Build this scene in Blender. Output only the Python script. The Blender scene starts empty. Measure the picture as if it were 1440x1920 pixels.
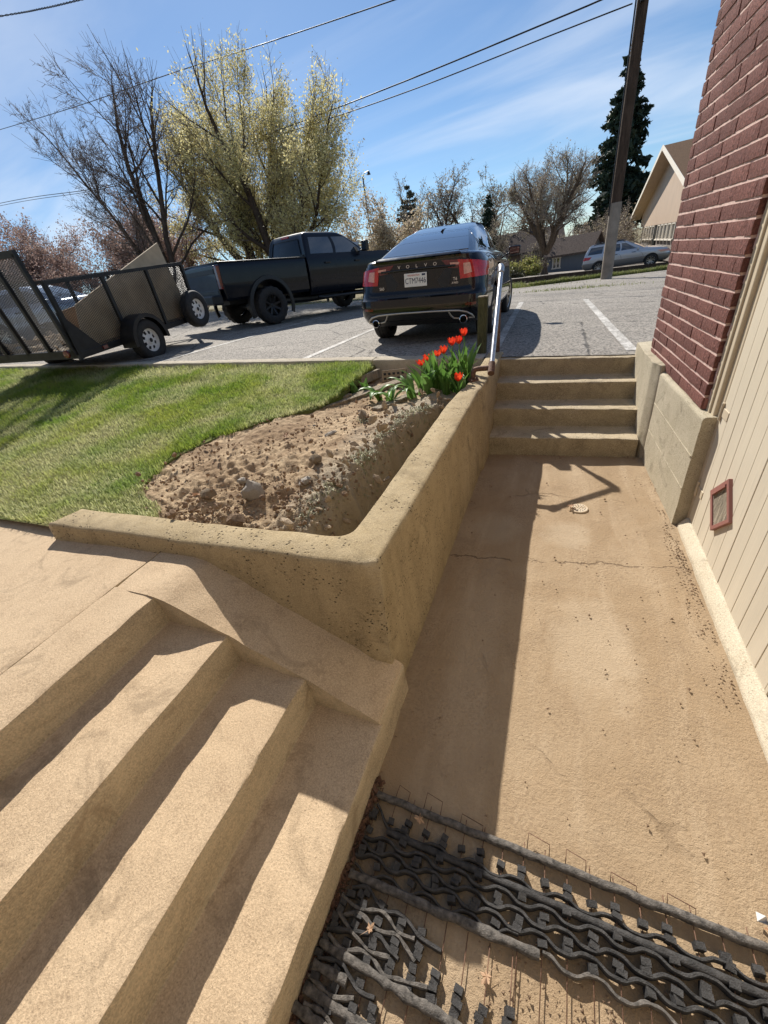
import bpy, bmesh, math, random
import numpy as np
from mathutils import Vector, Matrix, Euler, noise as mnoise

S = bpy.context.scene
COL = S.collection
R_ = math.radians

# ------------------------------------------------------------------ camera
cam_d = bpy.data.cameras.new('camera')
cam = bpy.data.objects.new('camera', cam_d)
COL.objects.link(cam)
_R = ((0.919, 0.076, -0.386), (0.363, -0.539, 0.760), (-0.150, -0.839, -0.524))
_m = Matrix(((_R[0][0], -_R[0][1], -_R[0][2]), (_R[1][0], -_R[1][1], -_R[1][2]), (_R[2][0], -_R[2][1], -_R[2][2])))
_q = _m.to_quaternion(); _q.normalize()
cam.rotation_mode = 'QUATERNION'; cam.rotation_quaternion = _q
cam.location = (0, 0, 1.75)
cam_d.sensor_fit = 'VERTICAL'; cam_d.sensor_height = 36.0
cam_d.lens = 721.0 / 1920.0 * 36.0
cam_d.clip_start = 0.03; cam_d.clip_end = 1500
S.camera = cam

# ------------------------------------------------------------------ sun and sky
SUN_DIR = Vector((-0.695, 1.05, 1.0)).normalized()
SUN_EL = math.asin(SUN_DIR.z)
SUN_AZ = math.atan2(SUN_DIR.x, SUN_DIR.y)          # clockwise from +Y
W = bpy.data.worlds.new('World'); S.world = W; W.use_nodes = True
wn = W.node_tree; wn.nodes.clear()
def wnode(t, **k):
    n = wn.nodes.new(t)
    for a, b in k.items(): setattr(n, a, b)
    return n
sky = wnode('ShaderNodeTexSky', sky_type='NISHITA', sun_disc=False)
sky.sun_elevation = SUN_EL; sky.sun_rotation = SUN_AZ
sky.altitude = 600; sky.air_density = 1.0; sky.dust_density = 0.25; sky.ozone_density = 4.0
tc = wnode('ShaderNodeTexCoord'); sep = wnode('ShaderNodeSeparateXYZ')
wn.links.new(tc.outputs['Generated'], sep.inputs[0])
zz = wnode('ShaderNodeMath', operation='ADD'); zz.inputs[1].default_value = 0.16
wn.links.new(sep.outputs['Z'], zz.inputs[0])
zc = wnode('ShaderNodeMath', operation='MAXIMUM'); zc.inputs[1].default_value = 0.05
wn.links.new(zz.outputs[0], zc.inputs[0])
comb = wnode('ShaderNodeCombineXYZ')
for ax, i in (('X', 0), ('Y', 1)):
    dv = wnode('ShaderNodeMath', operation='DIVIDE')
    wn.links.new(sep.outputs[ax], dv.inputs[0]); wn.links.new(zc.outputs[0], dv.inputs[1])
    wn.links.new(dv.outputs[0], comb.inputs[i])
mp = wnode('ShaderNodeMapping'); mp.inputs['Rotation'].default_value = (0, 0, R_(28)); mp.inputs['Scale'].default_value = (0.55, 1.5, 1)
wn.links.new(comb.outputs[0], mp.inputs[0])
cn = wnode('ShaderNodeTexNoise'); cn.inputs['Scale'].default_value = 0.9; cn.inputs['Detail'].default_value = 7; cn.inputs['Roughness'].default_value = 0.52
cn.inputs['Distortion'].default_value = 0.5
wn.links.new(mp.outputs[0], cn.inputs['Vector'])
cr = wnode('ShaderNodeMapRange', interpolation_type='SMOOTHSTEP'); cr.inputs[1].default_value = 0.43; cr.inputs[2].default_value = 0.78; cr.inputs[3].default_value = 0.03; cr.inputs[4].default_value = 0.62
wn.links.new(cn.outputs['Fac'], cr.inputs[0])
lum = wnode('ShaderNodeMix', data_type='RGBA', blend_type='MIX')
lum.inputs['B'].default_value = (9.4, 10.2, 11.4, 1)
wn.links.new(cr.outputs[0], lum.inputs['Factor'])
tint = wnode('ShaderNodeMix', data_type='RGBA', blend_type='MULTIPLY')
tint.inputs['Factor'].default_value = 1.0; tint.inputs['B'].default_value = (.88, 1.03, 1.12, 1)
wn.links.new(sky.outputs[0], tint.inputs['A'])
wn.links.new(tint.outputs['Result'], lum.inputs['A'])
bg = wnode('ShaderNodeBackground'); bg.inputs['Strength'].default_value = 0.066
wo = wnode('ShaderNodeOutputWorld')
wn.links.new(lum.outputs['Result'], bg.inputs['Color']); wn.links.new(bg.outputs[0], wo.inputs[0])

sun_d = bpy.data.lights.new('sun', 'SUN'); sun_d.energy = 5.0; sun_d.angle = R_(0.53); sun_d.color = (1.0, 0.95, 0.87)
sun = bpy.data.objects.new('sun', sun_d); COL.objects.link(sun)
sun.rotation_euler = SUN_DIR.to_track_quat('Z', 'Y').to_euler()
sun.location = SUN_DIR * 60

S.view_settings.view_transform = 'Standard'; S.view_settings.look = 'None'
S.view_settings.gamma = 1.0; S.view_settings.use_curve_mapping = False
S.view_settings.exposure = 0.50
S.cycles.max_bounces = 8; S.cycles.transparent_max_bounces = 12

# ------------------------------------------------------------------ helpers
rnd = random.Random(7)
NPR = np.random.default_rng(11)
PW = {}                                             # world matrix of every Empty made here

def tag(o, label=None, cat=None, group=None, kind=None):
    if label: o['label'] = label
    if cat: o['category'] = cat
    if group: o['group'] = group
    if kind: o['kind'] = kind
    return o

def thing(name, label, cat, loc=(0, 0, 0), rot=None, group=None):
    o = bpy.data.objects.new(name, None); COL.objects.link(o)
    o.empty_display_size = 0.1
    M = Matrix.Translation(loc)
    if rot is not None:
        q = rot.to_quaternion() if isinstance(rot, Matrix) else Euler(rot).to_quaternion()
        M = M @ q.to_matrix().to_4x4()
        o.rotation_mode = 'QUATERNION'; o.rotation_quaternion = q
    o.location = loc
    PW[o.name] = M
    return tag(o, label, cat, group)

class MB:
    def __init__(s): s.v = []; s.f = []
    def add(s, v, f):
        n = len(s.v); s.v.extend([tuple(p) for p in v]); s.f.extend([tuple(i + n for i in q) for q in f]); return s
    def box(s, c, d, rz=0.0, M=None):
        hx, hy, hz = d[0] / 2, d[1] / 2, d[2] / 2
        p = [Vector((sx * hx, sy * hy, sz * hz)) for sx in (-1, 1) for sy in (-1, 1) for sz in (-1, 1)]
        m = M if M is not None else Matrix.Rotation(rz, 3, 'Z')
        p = [m @ q + Vector(c) for q in p]
        return s.add(p, [(0, 1, 3, 2), (4, 6, 7, 5), (0, 4, 5, 1), (2, 3, 7, 6), (0, 2, 6, 4), (1, 5, 7, 3)])
    def bar(s, a, b, w, h, up=(0, 0, 1)):
        a, b = Vector(a), Vector(b); d = b - a; L = d.length
        if L < 1e-6: return s
        d.normalize(); u = Vector(up)
        if abs(d.dot(u)) > .97: u = Vector((1, 0, 0))
        r = d.cross(u).normalized(); u = r.cross(d)
        m = Matrix((r, d, u)).transposed()
        return s.box((a + b) / 2, (w, L, h), M=m)
    def prism(s, poly, z0, z1):
        n = len(poly)
        v = [(x, y, z0) for x, y in poly] + [(x, y, z1) for x, y in poly]
        f = [tuple(range(n))[::-1], tuple(range(n, 2 * n))] + [(i, (i + 1) % n, n + (i + 1) % n, n + i) for i in range(n)]
        return s.add(v, f)
    def tube(s, pts, r, n=8, cap=True):
        pts = [Vector(p) for p in pts]
        rs = r if isinstance(r, (list, tuple)) else [r] * len(pts)
        v = []; prev = None
        for i, p in enumerate(pts):
            d = (pts[min(i + 1, len(pts) - 1)] - pts[max(i - 1, 0)])
            d = d.normalized() if d.length > 1e-9 else Vector((0, 0, 1))
            if prev is None:
                u = Vector((0, 0, 1)) if abs(d.z) < .9 else Vector((1, 0, 0))
                u = (u - d * u.dot(d)).normalized()
            else:
                u = (prev - d * prev.dot(d)); u = u.normalized() if u.length > 1e-6 else d.orthogonal().normalized()
            prev = u; w = d.cross(u)
            for k in range(n):
                a = 2 * math.pi * k / n
                v.append(p + (u * math.cos(a) + w * math.sin(a)) * rs[i])
        f = []
        for i in range(len(pts) - 1):
            for k in range(n):
                f.append((i * n + k, i * n + (k + 1) % n, (i + 1) * n + (k + 1) % n, (i + 1) * n + k))
        if cap:
            f.append(tuple(range(n))[::-1]); f.append(tuple((len(pts) - 1) * n + k for k in range(n)))
        return s.add(v, f)
    def lathe(s, prof, n=24, M=None, mod=None):
        """prof: (r, x) pairs, axis = local X"""
        M = M or Matrix.Identity(4); v = []
        for j, (r, x) in enumerate(prof):
            for k in range(n):
                a = 2 * math.pi * k / n
                rr = r if mod is None else r + mod(j, k)
                v.append(M @ Vector((x, rr * math.cos(a), rr * math.sin(a))))
        f = []
        for i in range(len(prof) - 1):
            for k in range(n):
                f.append((i * n + k, (i + 1) * n + k, (i + 1) * n + (k + 1) % n, i * n + (k + 1) % n))
        return s.add(v, f)
    def grid(s, fn, us, vs):
        v = [fn(a, b) for b in vs for a in us]; n = len(us)
        f = [(j * n + i, j * n + i + 1, (j + 1) * n + i + 1, (j + 1) * n + i) for j in range(len(vs) - 1) for i in range(n - 1)]
        return s.add(v, f)
    def build(s, name, mat, parent=None, smooth=None, bevel=0, world=False, seg=2, **tags):
        me = bpy.data.meshes.new(name)
        me.from_pydata([tuple(p) for p in s.v], [], s.f)
        return link(name, me, mat, parent, smooth, bevel, world, seg, **tags)

def link(name, me, mat, parent=None, smooth=None, bevel=0, world=False, seg=2, **tags):
    me.update()
    if mat is not None: me.materials.append(mat)
    if smooth:
        me.polygons.foreach_set('use_smooth', [True] * len(me.polygons))
        if smooth is not True: me.set_sharp_from_angle(angle=R_(smooth))
    o = bpy.data.objects.new(name, me); COL.objects.link(o)
    if parent is not None:
        o.parent = parent
        if world: me.transform(PW[parent.name].inverted())
    if bevel:
        b = o.modifiers.new('bevel', 'BEVEL'); b.width = bevel; b.segments = seg; b.limit_method = 'ANGLE'; b.angle_limit = R_(35)
    return tag(o, **tags)

def np_mesh(name, V, F, nper):
    """fast mesh from numpy arrays; F is (n, nper)"""
    me = bpy.data.meshes.new(name)
    me.vertices.add(len(V)); me.vertices.foreach_set('co', np.asarray(V, np.float32).ravel())
    F = np.asarray(F, np.int32)
    me.loops.add(F.size); me.loops.foreach_set('vertex_index', F.ravel())
    me.polygons.add(len(F)); me.polygons.foreach_set('loop_start', np.arange(0, F.size, nper, dtype=np.int32))
    me.update(calc_edges=True)
    return me

def copy_thing(root, loc, rot=None, label=None):
    r = root.copy(); COL.objects.link(r); r.location = loc
    if rot is not None: r.rotation_mode = 'XYZ'; r.rotation_euler = rot
    if label: r['label'] = label
    for ch in list(root.children):
        c = ch.copy(); COL.objects.link(c); c.parent = r
        for g in list(ch.children):
            d = g.copy(); COL.objects.link(d); d.parent = c
    return r

def nz(x, y, z=0.0, s=1.0): return mnoise.noise(Vector((x * s, y * s, z * s)))
def fbm(x, y, z=0.0, s=1.0, o=4): return mnoise.fractal(Vector((x * s, y * s, z * s)), 0.9, 2.1, o)

# ------------------------------------------------------------------ materials
class NT:
    def __init__(s, name):
        s.m = bpy.data.materials.new(name); s.m.use_nodes = True; s.t = s.m.node_tree
        s.b = s.t.nodes['Principled BSDF']; s.co = s.n('ShaderNodeTexCoord').outputs['Object']
    def n(s, typ, **k):
        nd = s.t.nodes.new(typ)
        for a, b in k.items(): setattr(nd, a, b)
        return nd
    def l(s, a, b): s.t.links.new(a, b)
    def noise(s, scale, detail=4, rough=.55, dist=0, vec=None, mscale=None):
        v = vec or s.co
        if mscale:
            mpn = s.n('ShaderNodeMapping'); mpn.inputs['Scale'].default_value = mscale; s.l(v, mpn.inputs[0]); v = mpn.outputs[0]
        nd = s.n('ShaderNodeTexNoise'); nd.inputs['Scale'].default_value = scale; nd.inputs['Detail'].default_value = detail
        nd.inputs['Roughness'].default_value = rough; nd.inputs['Distortion'].default_value = dist
        s.l(v, nd.inputs['Vector']); return nd.outputs['Fac']
    def voro(s, scale, feature='F1', vec=None, out='Distance'):
        nd = s.n('ShaderNodeTexVoronoi', feature=feature); nd.inputs['Scale'].default_value = scale
        s.l(vec or s.co, nd.inputs['Vector']); return nd.outputs[out]
    def rng(s, x, a, b, c=0., d=1.):
        nd = s.n('ShaderNodeMapRange'); s.l(x, nd.inputs[0])
        for i, q in enumerate((a, b, c, d)): nd.inputs[i + 1].default_value = q
        return nd.outputs[0]
    def mix(s, fac, a, b, blend='MIX'):
        nd = s.n('ShaderNodeMix', data_type='RGBA', blend_type=blend)
        for k, q in (('Factor', fac), ('A', a), ('B', b)):
            if isinstance(q, (int, float)): nd.inputs[k].default_value = q
            elif isinstance(q, tuple): nd.inputs[k].default_value = (*q[:3], 1)
            else: s.l(q, nd.inputs[k])
        return nd.outputs['Result']
    def math(s, op, a, b=None):
        nd = s.n('ShaderNodeMath', operation=op)
        for i, q in enumerate((a, b)):
            if q is None: continue
            if isinstance(q, (int, float)): nd.inputs[i].default_value = q
            else: s.l(q, nd.inputs[i])
        return nd.outputs[0]
    def bump(s, h, strength=.3, dist=.01, prev=None):
        nd = s.n('ShaderNodeBump'); nd.inputs['Strength'].default_value = strength; nd.inputs['Distance'].default_value = dist
        s.l(h, nd.inputs['Height'])
        if prev is not None: s.l(prev, nd.inputs['Normal'])
        s.l(nd.outputs[0], s.b.inputs['Normal']); return nd.outputs[0]
    def col(s, c):
        if isinstance(c, tuple): s.b.inputs['Base Color'].default_value = (*c[:3], 1)
        else: s.l(c, s.b.inputs['Base Color'])
    def set(s, **k):
        for a, b in k.items():
            nm = a.replace('_', ' ').title().replace('Ior', 'IOR')
            i = s.b.inputs[nm]
            if isinstance(b, (int, float)): i.default_value = b
            elif isinstance(b, tuple): i.default_value = b if len(b) == 4 else (*b, 1)
            else: s.l(b, i)
        return s

def simple(name, c, rough=.5, metal=0., coat=0., var=.25, vs=12., bump=0., bs=120., spec=.5):
    t = NT(name)
    f = t.noise(vs, 5)
    d = tuple(q * (1 - var) for q in c); u = tuple(min(1, q * (1 + var)) for q in c)
    t.col(t.mix(t.rng(f, .3, .7), d, u))
    t.set(roughness=rough, metallic=metal, coat_weight=coat, specular_ior_level=spec)
    if coat: t.set(coat_roughness=.03)
    if bump: t.bump(t.noise(bs, 3), bump, .004)
    return t.m

def concrete(name, c1, c2, c3, s=1.0, pits=.5, bump=.45, streak=False, sand=.5, ps=60, side=None, edge=.0):
    t = NT(name)
    big = t.noise(2.2 * s, 6, .6, .4); mid = t.noise(11 * s, 6, .65); fine = t.noise(260 * s, 3, .7); grit = t.noise(150 * s, 4, .75)
    c = t.mix(t.rng(big, .35, .68), c1, c2)
    c = t.mix(t.rng(mid, .52, .72, 0, .75), c, c3)
    geo = t.n('ShaderNodeNewGeometry')
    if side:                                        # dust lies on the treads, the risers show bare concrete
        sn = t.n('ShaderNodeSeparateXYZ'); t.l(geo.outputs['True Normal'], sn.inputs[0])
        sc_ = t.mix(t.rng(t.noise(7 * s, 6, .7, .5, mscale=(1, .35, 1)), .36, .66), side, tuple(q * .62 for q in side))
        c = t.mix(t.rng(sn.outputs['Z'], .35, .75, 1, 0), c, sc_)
    if edge:                                        # worn pale arrises
        pe = t.math('MULTIPLY', t.rng(geo.outputs['Pointiness'], .53, .60), t.rng(t.noise(16 * s, 4), .35, .55))
        c = t.mix(t.math('MULTIPLY', pe, edge), c, (.66, .58, .45))
    if streak:
        st = t.noise(9 * s, 5, .6, .2, mscale=(1, 1, .13))
        c = t.mix(t.rng(st, .5, .75, 0, .6), c, tuple(q * .55 for q in c1))
    c = t.mix(t.rng(grit, .42, .64, 0, sand), c, tuple(min(.9, q * 1.4) for q in c2))
    c = t.mix(t.rng(t.noise(4.5 * s, 6, .7, 1.), .55, .66, 0, .55), c, tuple(q * .62 for q in c1))
    pv = t.n('ShaderNodeMapping'); pv.inputs['Scale'].default_value = (1.0, 1.0, 1.5); pv.inputs['Rotation'].default_value = (.2, .5, .3); t.l(t.co, pv.inputs[0])
    sp = t.voro(ps * s, vec=pv.outputs[0]); spm = t.noise(5 * s, 4, .6)
    hole = t.math('MULTIPLY', t.rng(sp, .12, .28, 1, 0), t.rng(spm, .45, .53))
    c = t.mix(t.math('MULTIPLY', hole, pits), c, tuple(q * .16 for q in c1))
    dk = t.math('MULTIPLY', t.rng(t.noise(170 * s, 3, .8), .56, .68), .6)
    c = t.mix(dk, c, tuple(q * .35 for q in c1))
    t.col(c); t.set(roughness=.92, specular_ior_level=.25)
    h = t.math('ADD', t.math('MULTIPLY', fine, .45), t.math('ADD', t.math('MULTIPLY', grit, .8), t.math('MULTIPLY', mid, 1.0)))
    h = t.math('SUBTRACT', h, t.math('MULTIPLY', hole, 1.2 * pits))
    t.bump(h, bump * 1.5, .010)
    return t.m

MAT = {}
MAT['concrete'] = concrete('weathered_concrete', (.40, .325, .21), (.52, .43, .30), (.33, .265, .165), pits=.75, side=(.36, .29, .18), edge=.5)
MAT['wall_side'] = concrete('retaining_concrete', (.31, .235, .130), (.43, .335, .200), (.235, .175, .095), edge=.5, pits=1., streak=True, ps=42)
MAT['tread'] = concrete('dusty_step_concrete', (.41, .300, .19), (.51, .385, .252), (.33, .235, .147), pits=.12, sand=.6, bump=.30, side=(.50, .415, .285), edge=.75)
MAT['pale'] = concrete('foundation_concrete', (.37, .32, .225), (.48, .42, .31), (.30, .255, .175), pits=.6, bump=.35)
MAT['kerb'] = concrete('kerb_concrete', (.40, .34, .255), (.50, .44, .34), (.31, .265, .19), pits=.4)

def floor_mat():
    t = NT('dusty_walk_concrete')
    big = t.noise(1.3, 6, .6, .8); mid = t.noise(5, 6, .65, .5); grit = t.noise(85, 4, .75); fine = t.noise(300, 2, .8)
    sweep = t.noise(6, 5, .6, .6, mscale=(1.0, .16, 1))
    c = t.mix(t.rng(big, .36, .66), (0.339, 0.239, 0.143), (0.416, 0.311, 0.201))
    c = t.mix(t.rng(sweep, .48, .72, 0, .7), c, (0.493, 0.379, 0.256))
    c = t.mix(t.rng(mid, .54, .70, 0, .5), c, (0.293, 0.209, 0.132))
    gm = t.math('MULTIPLY', t.rng(grit, .48, .60), t.rng(t.noise(2.6, 4), .44, .60, .25, .95))
    c = t.mix(gm, c, (.30, .215, .135))
    sp = t.math('MULTIPLY', t.rng(t.voro(38), .0, .12, 1, 0), t.rng(t.noise(7, 3), .50, .62))
    c = t.mix(t.math('MULTIPLY', sp, .8), c, (.13, .09, .055))
    ad = t.n('ShaderNodeVectorMath', operation='MULTIPLY_ADD'); nn = t.n('ShaderNodeTexNoise'); nn.inputs['Scale'].default_value = 2.6; nn.inputs['Detail'].default_value = 6; t.l(t.co, nn.inputs['Vector'])
    t.l(nn.outputs['Color'], ad.inputs[0]); ad.inputs[1].default_value = (.55, .55, .55); t.l(t.co, ad.inputs[2])
    cr = t.voro(.55, 'DISTANCE_TO_EDGE', vec=ad.outputs[0])
    crack = t.math('MULTIPLY', t.math('MULTIPLY', t.rng(cr, .004, .010, 1, 0), t.rng(t.noise(3.1, 3), .50, .62)), .5)
    c = t.mix(crack, c, (.2, .14, .085))
    # one long crack across the slab and a paler trowelled patch
    sx = t.n('ShaderNodeSeparateXYZ'); t.l(t.co, sx.inputs[0])
    wob = t.math('MULTIPLY', t.math('SUBTRACT', t.noise(4.5, 6, .65), .5), .22)
    for y0, sl in ((2.13, .09),):
        d_ = t.math('ABSOLUTE', t.math('SUBTRACT', t.math('ADD', t.math('ADD', sx.outputs['Y'], wob), t.math('MULTIPLY', sx.outputs['X'], -sl)), y0))
        k2 = t.math('MULTIPLY', t.rng(d_, .003, .008, 1, 0), t.rng(t.noise(5.5, 4), .40, .52, 0, .9)); c = t.mix(k2, c, (.20, .14, .09)); crack = t.math('MAXIMUM', crack, k2)
    for px_, py_, rx_, ry_, cc_ in ((.27, 1.50, .20, .34, (0.524, 0.417, 0.293)), (-.33, 2.45, .16, .20, (0.462, 0.379, 0.271)), (.15, 2.45, .16, .16, (0.508, 0.410, 0.293)), (-.30, 1.5, .13, .6, (0.447, 0.349, 0.241))):
        ex = t.math('POWER', t.math('DIVIDE', t.math('SUBTRACT', sx.outputs['X'], px_), rx_), 2.0); ey = t.math('POWER', t.math('DIVIDE', t.math('SUBTRACT', sx.outputs['Y'], py_), ry_), 2.0)
        rr_ = t.math('ADD', t.math('ADD', ex, ey), t.math('MULTIPLY', t.math('SUBTRACT', t.noise(7, 6, .7), .5), 2.6)); c = t.mix(t.rng(rr_, 1.35, .35, 0, .42), c, cc_)
    t.col(c); t.set(roughness=.95, specular_ior_level=.2)
    h = t.math('ADD', t.math('MULTIPLY', grit, 1.0), t.math('MULTIPLY', mid, 1.6))
    h = t.math('ADD', h, t.math('MULTIPLY', fine, .4)); h = t.math('SUBTRACT', h, t.math('MULTIPLY', crack, 1.5))
    h = t.math('ADD', h, t.math('MULTIPLY', sp, .8))
    t.bump(h, .85, .008)
    return t.m
MAT['floor'] = floor_mat()

def asphalt():
    t = NT('gravelly_asphalt')
    big = t.noise(.45, 5, .6, .6); st = t.noise(3, 5, .65, .4, mscale=(.25, 1, 1)); grit = t.noise(38, 4, .85); v = t.voro(55, out='Color')
    c = t.mix(t.rng(big, .38, .62), (.22, .195, .165), (.33, .295, .25))
    c = t.mix(t.rng(st, .52, .7, 0, .6), c, (.40, .355, .295))
    c = t.mix(t.rng(grit, .42, .62, 0, .7), c, (.48, .44, .385))
    bw = t.n('ShaderNodeRGBToBW'); t.l(v, bw.inputs[0])
    c = t.mix(t.rng(bw.outputs[0], .45, .25, 0, .75), c, (.07, .065, .06))
    cr = t.math('ADD', t.voro(.42, 'DISTANCE_TO_EDGE'), t.math('MULTIPLY', t.noise(5, 5), .05))
    crack = t.rng(cr, .024, .033, 1, 0)
    c = t.mix(t.math('MULTIPLY', crack, .8), c, (.05, .045, .04))
    t.col(c); t.set(roughness=.9, specular_ior_level=.3)
    t.bump(t.math('SUBTRACT', t.math('ADD', grit, bw.outputs[0]), t.math('MULTIPLY', crack, 1.5)), .7, .012)
    return t.m
MAT['asphalt'] = asphalt()

def paint_mat():
    t = NT('worn_road_paint')
    w = t.noise(30, 5, .75); b = t.noise(3, 4)
    f = t.rng(t.math('ADD', t.math('MULTIPLY', w, .8), t.math('MULTIPLY', b, .4)), .48, .66)
    t.col(t.mix(f, (.66, .63, .58), (.27, .25, .22))); t.set(roughness=.85)
    t.bump(t.noise(60, 3), .5, .006)
    return t.m
MAT['paint'] = paint_mat()
def soil_mat(name, c1, c2, c3, sc=1.):
    t = NT(name)
    a = t.noise(2.6 * sc, 6, .65, .5); b = t.noise(22 * sc, 6, .75); g = t.noise(140 * sc, 3, .8)
    c = t.mix(t.rng(a, .42, .58), c1, c2); c = t.mix(t.rng(b, .45, .66, 0, .8), c, c3)
    c = t.mix(t.rng(g, .55, .7, 0, .5), c, tuple(q * .4 for q in c1))
    t.col(c); t.set(roughness=.97, specular_ior_level=.15)
    t.bump(t.math('ADD', t.math('MULTIPLY', b, 1.6), t.math('MULTIPLY', g, .5)), .9, .018)
    return t.m
MAT['soil'] = soil_mat('dug_soil', (.38, .265, .162), (.62, .465, .295), (.23, .155, .095))
def _trench():
    m = MAT['soil']; t = m.node_tree; b = t.nodes['Principled BSDF']; l = b.inputs['Base Color'].links[0].from_socket
    tcn = t.nodes.new('ShaderNodeTexCoord'); sx = t.nodes.new('ShaderNodeSeparateXYZ'); t.links.new(tcn.outputs['Object'], sx.inputs[0])
    nn = t.nodes.new('ShaderNodeTexNoise'); nn.inputs['Scale'].default_value = 4; nn.inputs['Detail'].default_value = 6; t.links.new(tcn.outputs['Object'], nn.inputs['Vector'])
    ma = t.nodes.new('ShaderNodeMath'); ma.operation = 'MULTIPLY_ADD'; ma.inputs[1].default_value = .7; t.links.new(nn.outputs['Fac'], ma.inputs[0]); t.links.new(sx.outputs['X'], ma.inputs[2])
    mr = t.nodes.new('ShaderNodeMapRange'); mr.inputs[1].default_value = -1.15; mr.inputs[2].default_value = -.80; mr.inputs[4].default_value = .85; t.links.new(ma.outputs[0], mr.inputs[0])
    mx = t.nodes.new('ShaderNodeMix'); mx.data_type = 'RGBA'; t.links.new(mr.outputs[0], mx.inputs['Factor']); t.links.new(l, mx.inputs['A']); mx.inputs['B'].default_value = (.40, .345, .26, 1)
    t.links.new(mx.outputs['Result'], b.inputs['Base Color'])
_trench()
MAT['clay'] = soil_mat('pale_clay', (.43, .33, .225), (.53, .42, .30), (.33, .25, .17))
MAT['clod'] = soil_mat('dark_clods', (.30, .20, .13), (.48, .34, .23), (.21, .14, .092), 2.)
MAT['rock'] = soil_mat('pale_rock', (.70, .62, .52), (.80, .73, .64), (.56, .49, .41), 3.)
MAT['dry_ground'] = soil_mat('dry_verge', (.20, .17, .10), (.27, .22, .14), (.13, .15, .06))
def lawn_ground():
    t = NT('lawn_thatch')
    a = t.noise(1.6, 5, .6); b = t.noise(40, 4, .8)
    c = t.mix(t.rng(a, .4, .62), (.13, .17, .035), (.25, .23, .10)); c = t.mix(t.rng(b, .45, .7, 0, .7), c, (.045, .06, .014))
    t.col(c); t.set(roughness=.95, specular_ior_level=.1); t.bump(b, 1., .03); return t.m
MAT['lawn'] = lawn_ground()

def leafy(name, c1, c2, c3, trans=.35, sc=.8, rough=.6):
    """thin foliage: hue varies by an attribute stored per blade / leaf and by place"""
    t = NT(name)
    at = t.n('ShaderNodeAttribute'); at.attribute_name = 'rnd'
    geo = t.n('ShaderNodeNewGeometry')
    p = t.noise(sc, 4, .6, vec=geo.outputs['Position'])
    c = t.mix(t.rng(p, .36, .64), c1, c2); c = t.mix(t.math('MULTIPLY', at.outputs['Fac'], .8), c, c3)
    t.col(c); t.set(roughness=rough, specular_ior_level=.3)
    tr = t.n('ShaderNodeBsdfTranslucent'); t.l(c, tr.inputs['Color'])
    mx = t.n('ShaderNodeMixShader'); mx.inputs[0].default_value = trans
    out = t.t.nodes['Material Output']
    t.l(t.b.outputs[0], mx.inputs[1]); t.l(tr.outputs[0], mx.inputs[2]); t.l(mx.outputs[0], out.inputs['Surface'])
    return t.m
MAT['grass'] = leafy('lawn_grass', (.20, .32, .04), (.37, .42, .085), (.60, .57, .33), .45, 1.6)
MAT['dry_grass'] = leafy('verge_grass', (.13, .21, .03), (.21, .25, .06), (.32, .29, .13), .35, .5)
MAT['tulip_leaf'] = leafy('tulip_leaf', (.09, .20, .035), (.13, .26, .05), (.17, .30, .08), .35, 3., .45)
MAT['tulip_red'] = leafy('tulip_petal', (.72, .03, .02), (.80, .05, .02), (.85, .10, .03), .35, 3., .45)
MAT['weed'] = leafy('weed_leaf', (.30, .32, .19), (.38, .38, .25), (.46, .43, .31), .25, 6.)
MAT['bud'] = leafy('yellow_bud', (.60, .54, .22), (.70, .62, .29), (.80, .73, .44), .5, .35)
MAT['bud_tip'] = leafy('grey_bud', (.30, .25, .18), (.37, .31, .23), (.41, .37, .26), .3, .5)
MAT['blossom'] = leafy('pale_blossom', (.56, .46, .36), (.66, .57, .45), (.45, .38, .22), .4, .6)
MAT['pink'] = leafy('pink_blossom', (.40, .27, .24), (.48, .34, .30), (.30, .22, .17), .35, .6)
MAT['red_leaf'] = leafy('red_leaf', (.36, .10, .09), (.44, .14, .12), (.27, .08, .07), .35, .6)
MAT['needle'] = leafy('spruce_needle', (.018, .034, .022), (.028, .05, .03), (.045, .065, .04), .12, .5)
MAT['pine'] = leafy('grey_pine', (.07, .085, .06), (.10, .11, .08), (.13, .13, .09), .15, .5)
MAT['bush'] = leafy('spring_bush', (.28, .33, .07), (.38, .39, .11), (.34, .28, .14), .35, .8)
MAT['hedge'] = leafy('dark_hedge', (.03, .035, .018), (.05, .05, .025), (.07, .065, .03), .15, .8)

def bark(name, c, s=1.):
    t = NT(name)
    f = t.noise(14 * s, 6, .7, .3, mscale=(1, 1, .2)); g = t.noise(60 * s, 4)
    c2 = t.mix(t.rng(f, .35, .65), tuple(q * .55 for q in c), tuple(min(1, q * 1.35) for q in c))
    t.col(c2); t.set(roughness=.9, specular_ior_level=.2); t.bump(t.math('ADD', f, t.math('MULTIPLY', g, .4)), .8, .03)
    return t.m
MAT['bark_dark'] = bark('dark_bark', (.085, .06, .045))
MAT['bark'] = bark('brown_bark', (.12, .09, .068))
MAT['bark_grey'] = bark('grey_bark', (.17, .14, .115))
MAT['twig'] = simple('twig_bark', (.14, .105, .085), .85, var=.4, vs=2)
MAT['twig_pale'] = simple('pale_twig_bark', (.30, .25, .21), .85, var=.4, vs=2)
MAT['pole_wood'] = bark('creosoted_pole', (.075, .05, .036), .6)
MAT['post_wood'] = bark('mossy_post', (.10, .10, .05), 2.)
MAT['board'] = bark('weathered_board', (.30, .24, .17), 2.)
MAT['lumber'] = bark('raw_lumber', (.50, .36, .21), 2.)
MAT['plywood'] = simple('plywood', (.52, .40, .26), .8, var=.18, vs=4, bump=.2)
MAT['plywood_old'] = simple('brown_panel', (.27, .19, .12), .8, var=.25, vs=3, bump=.2)

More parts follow.
